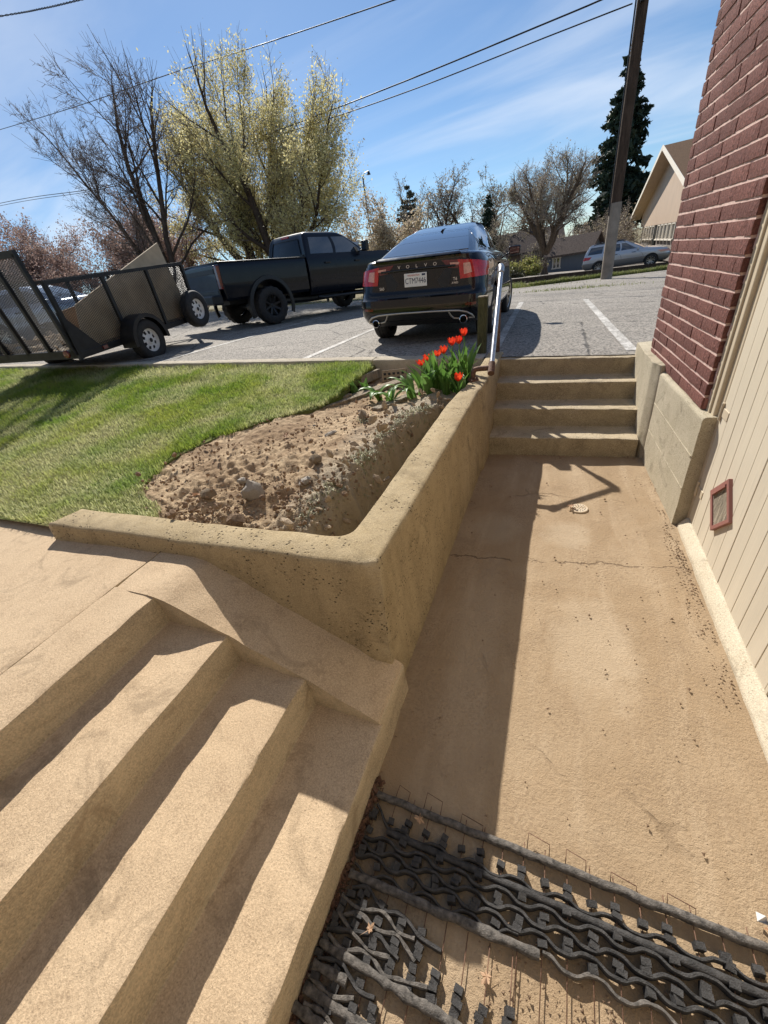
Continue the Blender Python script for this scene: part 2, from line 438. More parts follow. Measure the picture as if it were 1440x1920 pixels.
def brick_mat():
    t = NT('wire_cut_brick')
    oi = t.n('ShaderNodeObjectInfo'); f = t.noise(70, 5, .8); w = t.noise(55, 4, .7, 1.2, mscale=(1, 1, .25))
    c = t.mix(oi.outputs['Random'], (.18, .072, .058), (.275, .115, .092)); c = t.mix(t.rng(f, .44, .60, 0, .75), c, (.075, .032, .027))
    c = t.mix(t.rng(t.noise(9, 3), .55, .75, 0, .35), c, (.33, .17, .135))
    t.col(c); t.set(roughness=.9, specular_ior_level=.25)
    t.bump(t.math('ADD', f, t.math('MULTIPLY', w, 1.2)), 1., .008); return t.m
MAT['brick'] = brick_mat()
MAT['mortar'] = simple('pink_mortar', (.62, .44, .375), .95, var=.15, vs=30, bump=.5, bs=150)
def board_paint(name, c, wear=.3):
    t = NT(name)
    a = t.noise(3, 6, .6, .3, mscale=(1, 1, .3)); s = t.noise(38, 5, .7, .2, mscale=(1, 1, .06))
    cc = t.mix(t.rng(a, .4, .7, 0, .6), c, tuple(q * .8 for q in c))
    cc = t.mix(t.math('MULTIPLY', t.rng(s, .6, .75), wear), cc, tuple(q * .45 for q in c))
    t.col(cc); t.set(roughness=.62); t.bump(s, .25, .004); return t.m
MAT['cream'] = board_paint('cream_board_paint', (.61, .535, .41))
MAT['cream_trim'] = board_paint('cream_trim_paint', (.54, .45, .32), .5)
MAT['cream_sill'] = concrete('painted_sill', (.48, .41, .295), (.58, .51, .39), (.38, .30, .20), pits=.3, bump=.3)
MAT['red_trim'] = board_paint('faded_red_trim', (.30, .125, .10), .6)
MAT['grey_wood'] = bark('bare_grey_wood', (.33, .28, .21), 3.)
MAT['rubber'] = simple('dusty_rubber', (.035, .033, .032), .8, var=.7, vs=45, bump=.9, bs=260)
MAT['rubber_dust'] = simple('grey_dusty_rubber', (.095, .085, .075), .9, var=.7, vs=60, bump=.9, bs=260)
MAT['rust'] = simple('rusty_steel', (.15, .082, .052), .75, .3, var=.5, vs=60, bump=.6, bs=200)
MAT['galv'] = simple('worn_galvanised_pipe', (.62, .60, .57), .30, .9, var=.25, vs=40, bump=.15, bs=200)
MAT['pole_sleeve'] = simple('grey_pole_sleeve', (.26, .22, .18), .7, .2, var=.3, vs=3, bump=.3)
MAT['tyre'] = simple('tyre_rubber', (.022, .021, .020), .75, var=.4, vs=18, bump=.3, bs=90)
MAT['black_plastic'] = simple('black_plastic', (.014, .014, .014), .45, var=.3)
MAT['black_steel'] = simple('black_painted_steel', (.016, .016, .017), .42, .2, var=.5, vs=9)
MAT['white_steel'] = simple('white_painted_steel', (.72, .71, .68), .45, var=.1, vs=8)
MAT['chrome'] = simple('chrome', (.72, .72, .72), .12, 1., var=.05)
MAT['silver_trim'] = simple('satin_silver', (.50, .47, .42), .32, .9, var=.08)
MAT['wire'] = simple('black_cable', (.012, .012, .013), .6, var=.2)
MAT['red_lamp'] = simple('red_lamp', (.52, .012, .012), .15, 0, .8, var=.25, vs=25)
MAT['dark_red_lamp'] = simple('dark_red_lamp', (.13, .006, .008), .15, 0, .8, var=.25, vs=25)
MAT['clear_lamp'] = simple('clear_lamp', (.70, .34, .26), .2, 0, .8, var=.2, vs=40)
MAT['white'] = simple('white_plastic', (.80, .80, .78), .5, var=.03)
MAT['ink'] = simple('dark_ink', (.03, .04, .09), .5, var=.05)
MAT['red_ink'] = simple('red_ink', (.55, .10, .09), .5, var=.05)
MAT['dead_leaf'] = leafy('dead_leaf', (.36, .20, .11), (.46, .28, .16), (.55, .38, .25), .25, 8.)
def carpaint(name, c, rough=.16, metal=.0, coat=1.0):
    t = NT(name)
    d = t.noise(5, 5, .7); t.col(c)
    t.set(metallic=metal, coat_weight=coat, coat_roughness=.025, roughness=t.rng(d, .3, .7, rough, rough + .12), specular_ior_level=.25, coat_ior=1.4)
    return t.m
MAT['black_paint'] = carpaint('black_car_paint', (.003, .003, .004))
MAT['navy_paint'] = carpaint('blue_black_truck_paint', (.002, .004, .010), .25, 0., .45)
MAT['silver_paint'] = carpaint('silver_car_paint', (.52, .54, .57), .3, .6)
MAT['grey_paint'] = carpaint('grey_car_paint', (.33, .37, .43), .3, .6)
MAT['clad_paint'] = carpaint('taupe_lower_paint', (.22, .20, .18), .4, .3)
def glass_mat(name, c, rough=.02):
    t = NT(name); t.col(c); t.set(roughness=rough, specular_ior_level=.9, coat_weight=1., coat_ior=1.9, coat_roughness=.02); return t.m
MAT['glass'] = glass_mat('tinted_glass', (.012, .014, .016))
MAT['pane'] = glass_mat('window_pane', (.035, .038, .042), .05)
MAT['tan_stucco'] = board_paint('tan_gable_boards', (.50, .375, .27), .35)
MAT['tan_trim'] = simple('white_fascia', (.72, .66, .56), .7, var=.06)
MAT['shingle'] = simple('brown_shingles', (.135, .088, .058), 1., var=.35, vs=14, bump=.6, bs=40, spec=.05)
MAT['block'] = simple('grey_block', (.20, .17, .15), .9, var=.2, vs=6, bump=.3)
MAT['brown_house'] = simple('brown_siding', (.27, .20, .15), .85, var=.15, vs=4)
MAT['blue_shed'] = board_paint('blue_grey_boards', (.13, .155, .19), .3)
MAT['dark_roof'] = simple('dark_shingles', (.11, .09, .08), 1., var=.3, vs=10, spec=.05)
# ------------------------------------------------------------------ ground
AX, AY = -0.057, -0.025
KY = 4.65                                            # kerb line
def lotz(x, y): return .774 + AX * (x + 1.85) + AY * (y - 6.5)
def gz(x, y):
    xx = max(-22.0, min(11.0, x)); yy = min(y, 48.0)
    z = lotz(xx, yy)
    if yy > 16: z -= .013 * (yy - 16)
    if yy > 26 and x < -6: z += min(.02 * (yy - 26) * min(1, (-6 - x) / 10), .5)
    return z
_tx = Vector((1, 0, AX)).normalized(); _tn = Vector((-AX, -AY, 1)).normalized()   # small tilt of the lot
LOT_ROT = Matrix((_tx, _tn.cross(_tx), _tn)).transposed()
def on_lot(yaw, pitch=0.):
    return LOT_ROT @ Matrix.Rotation(yaw, 3, 'Z') @ Matrix.Rotation(pitch, 3, 'X')

def spaced(a, b, n): return [a + (b - a) * i / n for i in range(n + 1)]
xs = [-600, -300, -150, -80, -50, -35] + spaced(-28, 16, 88)[0:] + [20, 30, 50, 80, 150, 300, 600]
ys = [-200, -60, -20, -8, -4, 0, 2, 4.3, 4.60, 4.66] + spaced(5.0, 30, 50) + [32, 35, 38, 42, 48, 60, 80, 120, 200, 400, 800]
def terr(x, y):
    if y < 4.63: return (x, y, -.45)
    return (x, y, gz(x, y) - .012 + (.02 * nz(x, y, 0, .35) if y > 18 else 0))
MB().grid(terr, xs, ys).build('ground', MAT['dry_ground'], smooth=True, kind='structure')

# parking lot, road, stripes: sheets one above the other
def sheet(name, poly, lift, mat, step=.5, kind='structure', **tags):
    bm = bmesh.new(); vs = [bm.verts.new((x, y, 0)) for x, y in poly]; bm.faces.new(vs)
    x0, x1 = min(p[0] for p in poly), max(p[0] for p in poly); y0, y1 = min(p[1] for p in poly), max(p[1] for p in poly)
    for k in range(1, int((x1 - x0) / step)):
        bmesh.ops.bisect_plane(bm, geom=bm.verts[:] + bm.edges[:] + bm.faces[:], plane_co=(x0 + k * step, 0, 0), plane_no=(1, 0, 0))
    for k in range(1, int((y1 - y0) / step)):
        bmesh.ops.bisect_plane(bm, geom=bm.verts[:] + bm.edges[:] + bm.faces[:], plane_co=(0, y0 + k * step, 0), plane_no=(0, 1, 0))
    for v in bm.verts: v.co.z = gz(v.co.x, v.co.y) + lift
    bmesh.ops.recalc_face_normals(bm, faces=bm.faces)
    if bm.faces[0].normal.z < 0 if bm.faces.ensure_lookup_table() is None else False:
        bmesh.ops.reverse_faces(bm, faces=bm.faces)
    me = bpy.data.meshes.new(name); bm.to_mesh(me); bm.free()
    return link(name, me, mat, smooth=True, kind=kind, **tags)
sheet('parking_lot', [(-30, KY + .02), (9, KY + .02), (9, 23.8), (4.5, 24.0), (-1.5, 17.4), (-4.5, 17.8), (-30, 19.5)], .012, MAT['asphalt'], 1.0)
sheet('road', [(-7.5, 23.0), (-1.8, 23.2), (5.4, 31.0), (14, 33), (14, 52), (-7.5, 46)], .012, MAT['asphalt'], 1.5)
for k, (xa, ya, xb, yb, w) in enumerate([(-.70, 4.72, -.93, 11.2, .105), (.70, 4.85, .47, 10.9, .11), (-3.22, 4.76, -3.50, 11.0, .10), (-6.0, 4.78, -6.3, 11.0, .10)]):
    pl = []; pr = []
    for i in range(14):
        f = i / 13; x = xa + (xb - xa) * f; y = ya + (yb - ya) * f; j = .006 * nz(k * 9, i * .9)
        pl.append((x - w / 2 + j, y)); pr.append((x + w / 2 + j * .6, y))
    sheet('stall_stripe', pl + pr[::-1], .017, MAT['paint'], 3.0)

# ------------------------------------------------------------------ rough concrete solids
def dense(poly, step=.035, r=.012, closed=True, marks=None):
    """densify a 2-D outline and round its corners"""
    n = len(poly); out = []
    for i in range(n):
        p0, p1, p2 = Vector(poly[i - 1]), Vector(poly[i]), Vector(poly[(i + 1) % n])
        a = (p0 - p1); b = (p2 - p1); rr = min(r, a.length * .4, b.length * .4)
        a.normalize(); b.normalize()
        s, e = p1 + a * rr, p1 + b * rr
        arc = [s, (s + e) * .25 + p1 * .5, e] if rr > 1e-5 else [p1]
        bis = (a + b); bis = bis.normalized() if bis.length > 1e-4 else None; conv = a.x * b.y - a.y * b.x
        if out:
            q = out[-1]; L = (arc[0] - q).length; k = int(L / step)
            for j in range(1, k + 1): out.append(q.lerp(arc[0], j / (k + 1)))
        if marks is not None and bis is not None: marks.extend([(len(out) + q, bis, conv) for q in range(len(arc))])
        out.extend(arc)
    q = out[-1]; L = (out[0] - q).length; k = int(L / step)
    for j in range(1, k + 1): out.append(q.lerp(out[0], j / (k + 1)))
    return out

def rough_extrude(prof, axis, a0, a1, step=.05, amp=.004, seed=0., r=.012, big=.004, chips=0.):
    """prof = 2-D outline in the plane across `axis`; returns an MB"""
    mk = []; P = dense(prof, .04, r, marks=mk); n = len(P); area = sum(prof[i - 1][0] * prof[i][1] - prof[i][0] * prof[i - 1][1] for i in range(len(prof))); cm = {i: b for i, b, cv in mk if cv * area < 0}; m = max(2, int(abs(a1 - a0) / step)); mb = MB(); vs = []
    for j in range(m + 1):
        a = a0 + (a1 - a0) * j / m
        for p in P:
            q = Vector((p[0], a, p[1])) if axis == 'y' else Vector((a, p[0], p[1]))
            d = mnoise.noise_vector((q + Vector((seed, 0, 0))) * 9) * amp + mnoise.noise_vector((q + Vector((seed, 5, 0))) * 1.7) * big
            if chips and len(vs) % n in cm:
                b_ = cm[len(vs) % n]; k_c = max(0, nz(a * 7, seed + (len(vs) % n) // 3, p[0] * 9) - .18) * chips + max(0, nz(a * 23, seed + 9, p[0] * 9) - .25) * chips * .5
                d = d + (Vector((b_.x, 0, b_.y)) if axis == 'y' else Vector((0, b_.x, b_.y))) * k_c
            vs.append(q + d)
    fs = [(j * n + i, j * n + (i + 1) % n, (j + 1) * n + (i + 1) % n, (j + 1) * n + i) for j in range(m) for i in range(n)]
    fs += [tuple(range(n))[::-1], tuple(m * n + i for i in range(n))]
    return mb.add(vs, fs)

# floor of the walk
def flo(x, y):
    z = .010 * fbm(x, y, 1, 1.1, 3) + .003 * nz(x, y, 2, 7)
    return (x, y, z - .004)
MB().grid(flo, spaced(-.68, .92, 40), spaced(-3.0, 3.85, 150)).build('walkway', MAT['floor'], smooth=True, kind='structure')

# lower flight climbing to the left
fl = [(-.555, -.15), (-.555, .18), (-.876, .182), (-.880, .36), (-1.225, .358), (-1.227, .528), (-1.575, .530), (-1.578, .686), (-1.86, .686), (-1.86, -.15)]
rough_extrude(fl, 'y', -2.55, .735, .025, .004, 1., .010, .003, .022).build('lower_steps', MAT['tread'], smooth=40, kind='structure')
# sloping cheek beside the flight
ck = [(-.556, -.15), (-.556, .195), (-.90, .375), (-1.24, .540), (-1.53, .676), (-1.60, .689), (-1.86, .684), (-1.86, -.15)]
rough_extrude(ck, 'y', .728, 1.02, .04, .006, 4., .02).build('stair_cheek', MAT['tread'], smooth=40, kind='structure')
# landing slab
rough_extrude([(-1.866, .3), (-1.866, .682), (-2.9, .668), (-14, .69), (-14, .3)], 'y', -2.55, 1.085, .06, .003, 8., .008, .005).build('landing', MAT['tread'], smooth=40, kind='structure')

# upper flight to the parking lot
up = [(3.75, -.15), (3.75, .178), (4.05, .18), (4.05, .36), (4.33, .36), (4.33, .54), (4.60, .54), (4.60, .712), (4.86, .716), (4.86, -.15)]
upm = rough_extrude(up, 'x', -.60, .712, .025, .004, 12., .013, .004, .03)
upm.v = [(a, b, c + AX * (a - .05) * max(0, c) / .712) for a, b, c in upm.v]
upm.build('upper_steps', MAT['concrete'], smooth=40, kind='structure')
# wing wall on the right of the upper flight
wv = []; wp_ = dense([(.700, 4.66), (.712, 3.83), (.757, 3.706), (.82, 3.72), (.865, 4.66)], .05, .014); wz = [-.1 + .09 * k for k in range(11)] + [.795, .803]
for iz, z_ in enumerate(wz):
    for p in wp_:
        q = Vector((p.x, p.y, z_)); wv.append(q + mnoise.noise_vector(q * 8) * .004 + (Vector((.77, 4.2, z_)) - q).normalized() * (.010 if z_ > .8 else 0))
nw = len(wp_); wf_ = [(j * nw + i, j * nw + (i + 1) % nw, (j + 1) * nw + (i + 1) % nw, (j + 1) * nw + i) for j in range(len(wz) - 1) for i in range(nw)] + [tuple((len(wz) - 1) * nw + i for i in range(nw))]
MB().add(wv, wf_).build('wing_wall', MAT['pale'], smooth=40,
    label='short pale concrete wing wall on the right of the upper steps', cat='wall')

# kerb wall between the lawn and the parking lot
def kerb_seg(xa, xb, zdrop, y0, y1, name='kerb', seed=0., mat='kerb'):
    n = max(2, int((xb - xa) / .08)); prof = dense([(y0, -.3), (y0, 0), (y1, 0), (y1, -.3)], .06, .015); m = len(prof); vs = []
    for j in range(n + 1):
        x = xa + (xb - xa) * j / n; t = gz(x, KY + .1)
        for p in prof:
            q = Vector((x, p[0], t + p[1] + .02 - zdrop)); vs.append(q + mnoise.noise_vector((q + Vector((seed, 0, 0))) * 6) * .006)
    fs = [(j * m + i, j * m + (i + 1) % m, (j + 1) * m + (i + 1) % m, (j + 1) * m + i) for j in range(n) for i in range(m)]
    fs += [tuple(range(m))[::-1], tuple(n * m + i for i in range(m))]
    return MB().add(vs, fs).build(name, MAT[mat], smooth=40, kind='structure')
kerb_seg(-2.12, -.77, 0, 4.60, 4.80, seed=3)
kerb_seg(-16, -2.14, 0, 4.62, 4.80, seed=5)

# L-shaped retaining wall
SEGN = {}
def wall_outline(z):
    """plan outline at height z; the front face leans back as it rises"""
    f = max(0., min(1., z / .77)); yf = .915 + .105 * f + (0 if z > .05 else 0)
    pts = []; cnt = [0]
    def seg(a, b, st=.05):
        a, b = Vector(a), Vector(b); cnt[0] += 1; k = SEGN.setdefault(cnt[0], max(1, int((b - a).length / st)))
        for i in range(k): pts.append(a.lerp(b, i / k))
    xl = -2.70 - .075 * f
    seg((xl, yf - .03), (-.640 + .02, yf + .012))
    seg((-.603, yf + .035), (-.600, 3.42))
    seg((-.585, 3.425), (-.580, 4.86)); seg((-.580, 4.86), (-.755, 4.86)); seg((-.755, 4.86), (-.755, 3.43))
    seg((-.775, 3.42), (-.812, 3.0)); seg((-.812, 3.0), (-.812, 1.27))
    cx_, cy_ = -.872, 1.262
    for i in range(6):
        a = -i / 5 * math.pi / 2; pts.append(Vector((cx_ + .06 * math.cos(a), cy_ + .06 * math.sin(a))))
    seg((-.90, 1.20), (-2.71, 1.18)); seg((-2.71, 1.18), (xl, yf - .03))
    return pts
lv = [-.12, -.04, .04, .12, .2, .28, .36, .44, .52, .6, .68, .735, .758, .770, .776]
ins = [0] * 12 + [.004, .011, .024]
rings = []
for z, k in zip(lv, ins):
    P = wall_outline(min(z, .735)); n = len(P); q = []
    for i, p in enumerate(P):
        t = (P[(i + 1) % n] - P[i - 1]).normalized(); nr = Vector((t.y, -t.x))
        v = Vector((p.x - nr.x * k, p.y - nr.y * k, z))
        d = mnoise.noise_vector(v * 7) * .005 + mnoise.noise_vector(v * 1.3) * .009 * (1 if z > .1 else .5)
        if z > .74: d.z = d.z * .6 + .006 * nz(p.x, p.y, 3, 2)
        q.append(v + d)
    rings.append(q)
n = len(rings[0]); vs = [p for r in rings for p in r]
fs = [(j * n + i, j * n + (i + 1) % n, (j + 1) * n + (i + 1) % n, (j + 1) * n + i) for j in range(len(rings) - 1) for i in range(n)]
from mathutils.geometry import delaunay_2d_cdt
top = rings[-1]; off_ = (len(rings) - 1) * n
_v, _e, _f, _ov, _oe, _of = delaunay_2d_cdt([Vector((p.x, p.y)) for p in top], [], [list(range(n))], 1, 1e-7)
fs += [tuple(off_ + _ov[i][0] for i in tri) for tri in _f]
wallmb = MB().add(vs, fs)
wallmb.build('retaining_wall', MAT['wall_side'], smooth=45, label='L-shaped tan concrete retaining wall around the dug flower bed', cat='wall')

# ------------------------------------------------------------------ planter soil
EDGE = [(1.10, -2.15), (1.32, -2.2), (1.5, -2.62), (1.95, -2.86), (2.4, -2.72), (2.8, -2.44), (3.1, -2.12), (3.5, -2.02), (4.1, -2.06), (4.7, -2.1)]
def edge_x(y):
    for (a, xa), (b, xb) in zip(EDGE, EDGE[1:]):
        if a <= y <= b: return xa + (xb - xa) * (y - a) / (b - a)
    return EDGE[0][1] if y < EDGE[0][0] else EDGE[-1][1]
def lawn_z(x, y):
    f = max(0, min(1, (y - 1.15) / (KY - 1.15))); f = f * f * (3 - 2 * f) * .55 + f * .45
    z = .718 - .001 * (x + 2.8)
    return z * (1 - f) + (lotz(x, KY) - .03) * f + .012 * nz(x, y, 0, 2.2)
def sst(a, b, x):
    t = max(0., min(1., (x - a) / (b - a))); return t * t * (3 - 2 * t)
def soil_z(x, y):
    lz = lawn_z(min(x, -2.0), y)
    z = lz - .03 - .03 * sst(-2.6, -1.5, x)
    z -= .10 * sst(2.9, 4.2, y)
    z += .05 * math.exp(-((x + 1.75) ** 2 + (y - 2.2) ** 2) / .5)
    # trench beside the side wall
    tw = -1.11 + .16 * sst(2.4, 3.35, y) + .07 * nz(0, y, 7, 1.9) + .05 * nz(0, y, 9, 6)
    t = sst(tw - .03, tw + .08, x) * sst(3.55, 3.35, y)
    z -= t * (.46 + .05 * nz(x, y, 4, 3)) - .035 * math.exp(-((x - tw + .1) / .09) ** 2)
    z += t * (1 - t) * (.34 * nz(x * .3, y, 3, 15) + .22 * nz(x, y, 6, 34)) * 1.2
    z -= .10 * sst(1.5, 1.22, y) * sst(-1.9, -1.3, x)
    rough = .5 + .5 * sst(-.2, .4, nz(x, y, 5, 1.3)) + .7 * sst(2.2, 1.4, y)
    z += (.036 * fbm(x, y, 0, 5, 4) + .020 * fbm(x, y, 3, 17, 4)) * rough
    e = x - edge_x(y) - .05 * fbm(x, y, 2, 5, 3)
    z -= .05 * sst(.1, .0, e) * 0 + .06 * sst(-.02, -.12, e)
    return z
MB().grid(lambda x, y: (x, y, soil_z(x, y)), spaced(-3.2, -.80, 190), spaced(1.13, 4.64, 250)).build('flower_bed_soil', MAT['soil'], smooth=True, kind='structure')

# lawn turf sheet
bmv = MB()
def lawn_pt(x, y):
    e = edge_x(y)
    return (x, y, lawn_z(x, y) - .012)
lx = [-40, -30, -22, -16] + spaced(-13, 0, 130)
vs = []; ly = spaced(1.04, 4.63, 40)
for y in ly:
    e = edge_x(y) + .03 * nz(0, y, 0, 5)
    for i in range(60):
        f = i / 59; x = e - 26 * (f ** 2.4); vs.append((x, y, lawn_z(x, y) - .012 - (.05 if i == 0 else 0)))
fs = [(j * 60 + i, (j + 1) * 60 + i, (j + 1) * 60 + i + 1, j * 60 + i + 1) for j in range(len(ly) - 1) for i in range(59)]
MB().add(vs, fs).build('lawn', MAT['lawn'], smooth=True, kind='structure')

def blades(name, pts, hmin, hmax, w, lean, mat, seed=1, rndf=None, **tags):
    g = np.random.default_rng(seed); n = len(pts); P = np.asarray(pts)
    a = g.uniform(0, 2 * np.pi, n); h = g.uniform(hmin, hmax, n) * g.uniform(.6, 1.1, n); l = g.uniform(.1, 1., n) * lean
    if P.shape[1] > 3: h *= P[:, 3]
    d = np.stack([np.cos(a), np.sin(a)], 1); t = np.stack([-d[:, 1], d[:, 0]], 1)
    ww = (w * g.uniform(.7, 1.3, n))[:, None]
    V = np.zeros((n, 5, 3)); B = P[:, :3]
    V[:, 0, :2] = B[:, :2] - t * ww; V[:, 1, :2] = B[:, :2] + t * ww; V[:, 0, 2] = V[:, 1, 2] = B[:, 2] - .012
    m = B[:, :2] + d * (l * h * .35)[:, None]
    V[:, 2, :2] = m - t * ww * .8; V[:, 3, :2] = m + t * ww * .8; V[:, 2, 2] = V[:, 3, 2] = B[:, 2] + h * .6
    V[:, 4, :2] = B[:, :2] + d * (l * h)[:, None]; V[:, 4, 2] = B[:, 2] + h * (1 - .3 * l)
    base = (np.arange(n) * 5)[:, None]
    F = np.concatenate([base + np.array([0, 1, 3]), base + np.array([0, 3, 2]), base + np.array([2, 3, 4])], 0)
    me = np_mesh(name, V.reshape(-1, 3), F, 3)
    r = g.uniform(0, 1, n) if rndf is None else rndf
    at = me.attributes.new('rnd', 'FLOAT', 'POINT'); at.data.foreach_set('value', np.repeat(r, 5).astype(np.float32))
    return link(name, me, mat, kind='stuff', **tags)

g = np.random.default_rng(5)
pts = []; rr = []
while len(pts) < 150000:
    n = 20000; u = g.uniform(0, 1, n)
    X = -1.95 - 12.5 * u ** 2.1; Y = g.uniform(1.05, 4.61, n)
    for x, y in zip(X, Y):
        p = fbm(x, y, 4, 1.5, 4); e = edge_x(y) + .11 * fbm(x, y, 2, 4, 4) - x
        if e < 0: continue
        dry = max(0, min(1, .32 + .22 * sst(2.6, 1.3, y) - p * 1.05 + .25 * sst(2.6, 1.5, y) + .25 * fbm(x, y, 9, 6, 3)))
        if g.random() < dry * .35: continue
        pts.append((x, y, lawn_z(x, y) - .008, (.75 - .3 * dry) + .25 * sst(3.2, 4.4, y) + (.5 if e < .05 and g.random() < .3 else 0))); rr.append(min(1, dry * 1.15 * g.uniform(.5, 1.3)))
lawn_o = blades('lawn_grass', pts, .035, .085, .0027, 1.0, MAT['grass'], 3, np.array(rr), label='short green lawn grass growing between the kerb and the bed', cat='grass')

# verge strip beyond the lot
pts = []
while len(pts) < 16000:
    f = g.uniform(-.55, 1.0); o = abs(g.normal(0, .9)); x = -1.5 + 6.4 * f + o * .70; y = 17.5 + 7.0 * f - o * .25 + .7 + .9 * o
    if f < 0: y = 17.6 + g.uniform(0, 2.0); x = -1.5 + f * 9
    pts.append((x, y, gz(x, y), 1.0 + .8 * max(0, nz(x, y, 0, .8))))
blades('verge_grass', pts, .06, .22, .007, .9, MAT['dry_grass'], 8, label='ragged green verge grass along the far edge of the lot', cat='grass')
pts = []
for k in range(2600):
    c = rnd.choice([(-7, 17.5, 3.5), (-4, 17.6, 2), (-12, 18, 4), (.3, 14.3, .9)]); x = rnd.gauss(c[0], c[2]); y = c[1] + abs(rnd.gauss(0, .35)); pts.append((x, y, gz(x, y)))
blades('weed_grass', pts, .03, .12, .006, .9, MAT['dry_grass'], 9, label='sparse weeds in the gravel beyond the parked truck', cat='weeds')
# low sleeper wall along the road edge
mb = MB()
sl = thing('sleeper_edging', 'low dark timber edging between the verge and the far road', 'edging', (2, 27, gz(2, 27)))
for k in range(6):
    f0, f1 = k / 6, (k + .985) / 6; xa, ya, xb, yb = -4.6 + 11 * f0, 19.6 + 11.6 * f0, -4.6 + 11 * f1, 19.6 + 11.6 * f1
    MB().bar((xa, ya, gz(xa, ya) + .09), (xb, yb, gz(xb, yb) + .09), .18, .26).build('sleeper', MAT['pole_wood'], sl, world=True)
# ------------------------------------------------------------------ brick building on the right
BX = .80
PV = Vector((.815, 2.835, 0)); PM = Matrix.Translation(PV) @ Matrix.Rotation(R_(2.7), 4, 'Z') @ Matrix.Translation(-PV)
def pier(mb): mb.v = [tuple(PM @ Vector(p)) for p in mb.v]; return mb
bld = thing('brick_building', 'red brick building corner on concrete footing with cream boarded doors', 'building', (BX + .1, 2.8, 0))
pier(rough_extrude([(BX, -.15), (BX, .735), (BX + .012, .752), (BX + .10, .752), (BX + .10, -.15)], 'y', 2.69, 3.97, .05, .003, 21., .006, .004)).build('footing', MAT['pale'], bld, smooth=40, world=True)
# board marks on the footing
for zz_, w_ in ((.27, .012), (.50, .012)):
    pier(MB().bar((BX + .001, 2.70, zz_), (BX + .001, 3.7, zz_ + .01), .010, .008)).build('form_line', MAT['pale'], bld, world=True)
# bricks
FX = .822
CH = .0790; BL = .2413; BH = .0640; Y0B, Y1B = 2.822, 4.262; ZB = .757; NC = 36
pier(MB().box((FX + .0068 + .10, (Y0B + Y1B) / 2, ZB + NC * CH / 2 + .7), (.20, Y1B - Y0B - .016, NC * CH + 1.4))).build('mortar', MAT['mortar'], bld, world=True)
def brick_mesh(L, W, H, sd):
    mb = MB(); nx = 5; rr_ = random.Random(sd)
    # proud face grid with uneven relief, at -X ; closed box behind
    ysb = spaced(-L / 2, L / 2, 6); zsb = spaced(-H / 2, H / 2, 3); v = []
    for z in zsb:
        for y in ysb:
            e = min(1, min(L / 2 - abs(y), H / 2 - abs(z)) / .012 + .25)
            v.append((-W / 2 + .003 * (1 - e) + rr_.uniform(-.0016, .0016), y + rr_.uniform(-.001, .001), z + rr_.uniform(-.0008, .0008)))
    n = len(ysb); f = [(j * n + i, (j + 1) * n + i, (j + 1) * n + i + 1, j * n + i + 1) for j in range(len(zsb) - 1) for i in range(n - 1)]
    k = len(v); v += [(W / 2, -L / 2, -H / 2), (W / 2, L / 2, -H / 2), (W / 2, L / 2, H / 2), (W / 2, -L / 2, H / 2)]
    f += [(k, k + 1, k + 2, k + 3)]
    f += [tuple(range(0, n)) + (k + 1, k), tuple(range(3 * n, 4 * n))[::-1] + (k + 3, k + 2), (0, k, k + 3, 3 * n, 2 * n, n), (n - 1, 2 * n - 1, 3 * n - 1, 4 * n - 1, k + 2, k + 1)]
    me = bpy.data.meshes.new('brick'); me.from_pydata(v, [], f); me.materials.append(MAT['brick']); me.update()
    return me
full = [brick_mesh(BL, .09, BH, 30 + i) for i in range(6)]
half = [brick_mesh(.090, .09, BH, 60 + i) for i in range(3)]
def put_brick(me, x, y, z, rz=0.):
    o = bpy.data.objects.new('brick', me); COL.objects.link(o); o.parent = bld
    p = PW[bld.name].inverted() @ (PM @ Vector((x, y, z))); o.location = p; rz += R_(2.7)
    o.rotation_euler = (rnd.uniform(-.006, .006), rnd.uniform(-.01, .01), rz + rnd.uniform(-.006, .006)); return o
for c in range(NC):
    z = ZB + c * CH + BH / 2 + .004
    y = Y0B + (.004 if c % 2 == 0 else .004)
    L = (.090 if c % 2 else BL); first = True
    while y < Y1B - .05:
        L = (.090 if (c % 2 and first) else BL)
        rem = Y1B - y; sy = 1.
        if rem < L + .045:
            L0 = L; L = rem; sy = L / L0
        ob = put_brick(rnd.choice(half if abs(L / sy - .09) < .01 else full), FX + .045 + rnd.uniform(-.0025, .0025), y + L / 2, z); ob.scale = (1, sy, 1); y += L + .010; first = False
    # near end face: heads seen end on
    if c > 0: put_brick(half[c % 3], FX + .140, Y0B + .046, z, math.pi / 2)
pier(MB().box((FX + .10, Y0B + .05, ZB + .034), (.18, .105, .066))).build('painted_end_brick', MAT['red_trim'], bld, world=True)
# jamb and brick mould between the pier and the doors
TZ = 4.2
MB().box((BX + .115, 2.795, TZ / 2 - .1), (.13, .055, TZ)).build('door_jamb', MAT['cream_trim'], bld, world=True, bevel=.004)
MB().box((BX + .085, 2.742, TZ / 2 - .09), (.050, .050, TZ)).build('door_jamb', MAT['cream_trim'], bld, world=True, bevel=.006)
MB().box((BX + .10, 2.692, TZ / 2 - .09), (.04, .05, TZ)).build('door_jamb', MAT['cream_trim'], bld, world=True, bevel=.006)
mb = MB()
for k in range(60):
    mb.box((BX + .058 + rnd.uniform(-.004, .006), 2.815 + rnd.uniform(-.006, .004), .8 + k * .05), (.016, .02, .06), M=Matrix.Rotation(rnd.uniform(-.3, .3), 3, 'X'))
mb.build('caulk_bead', MAT['mortar'], bld, world=True)
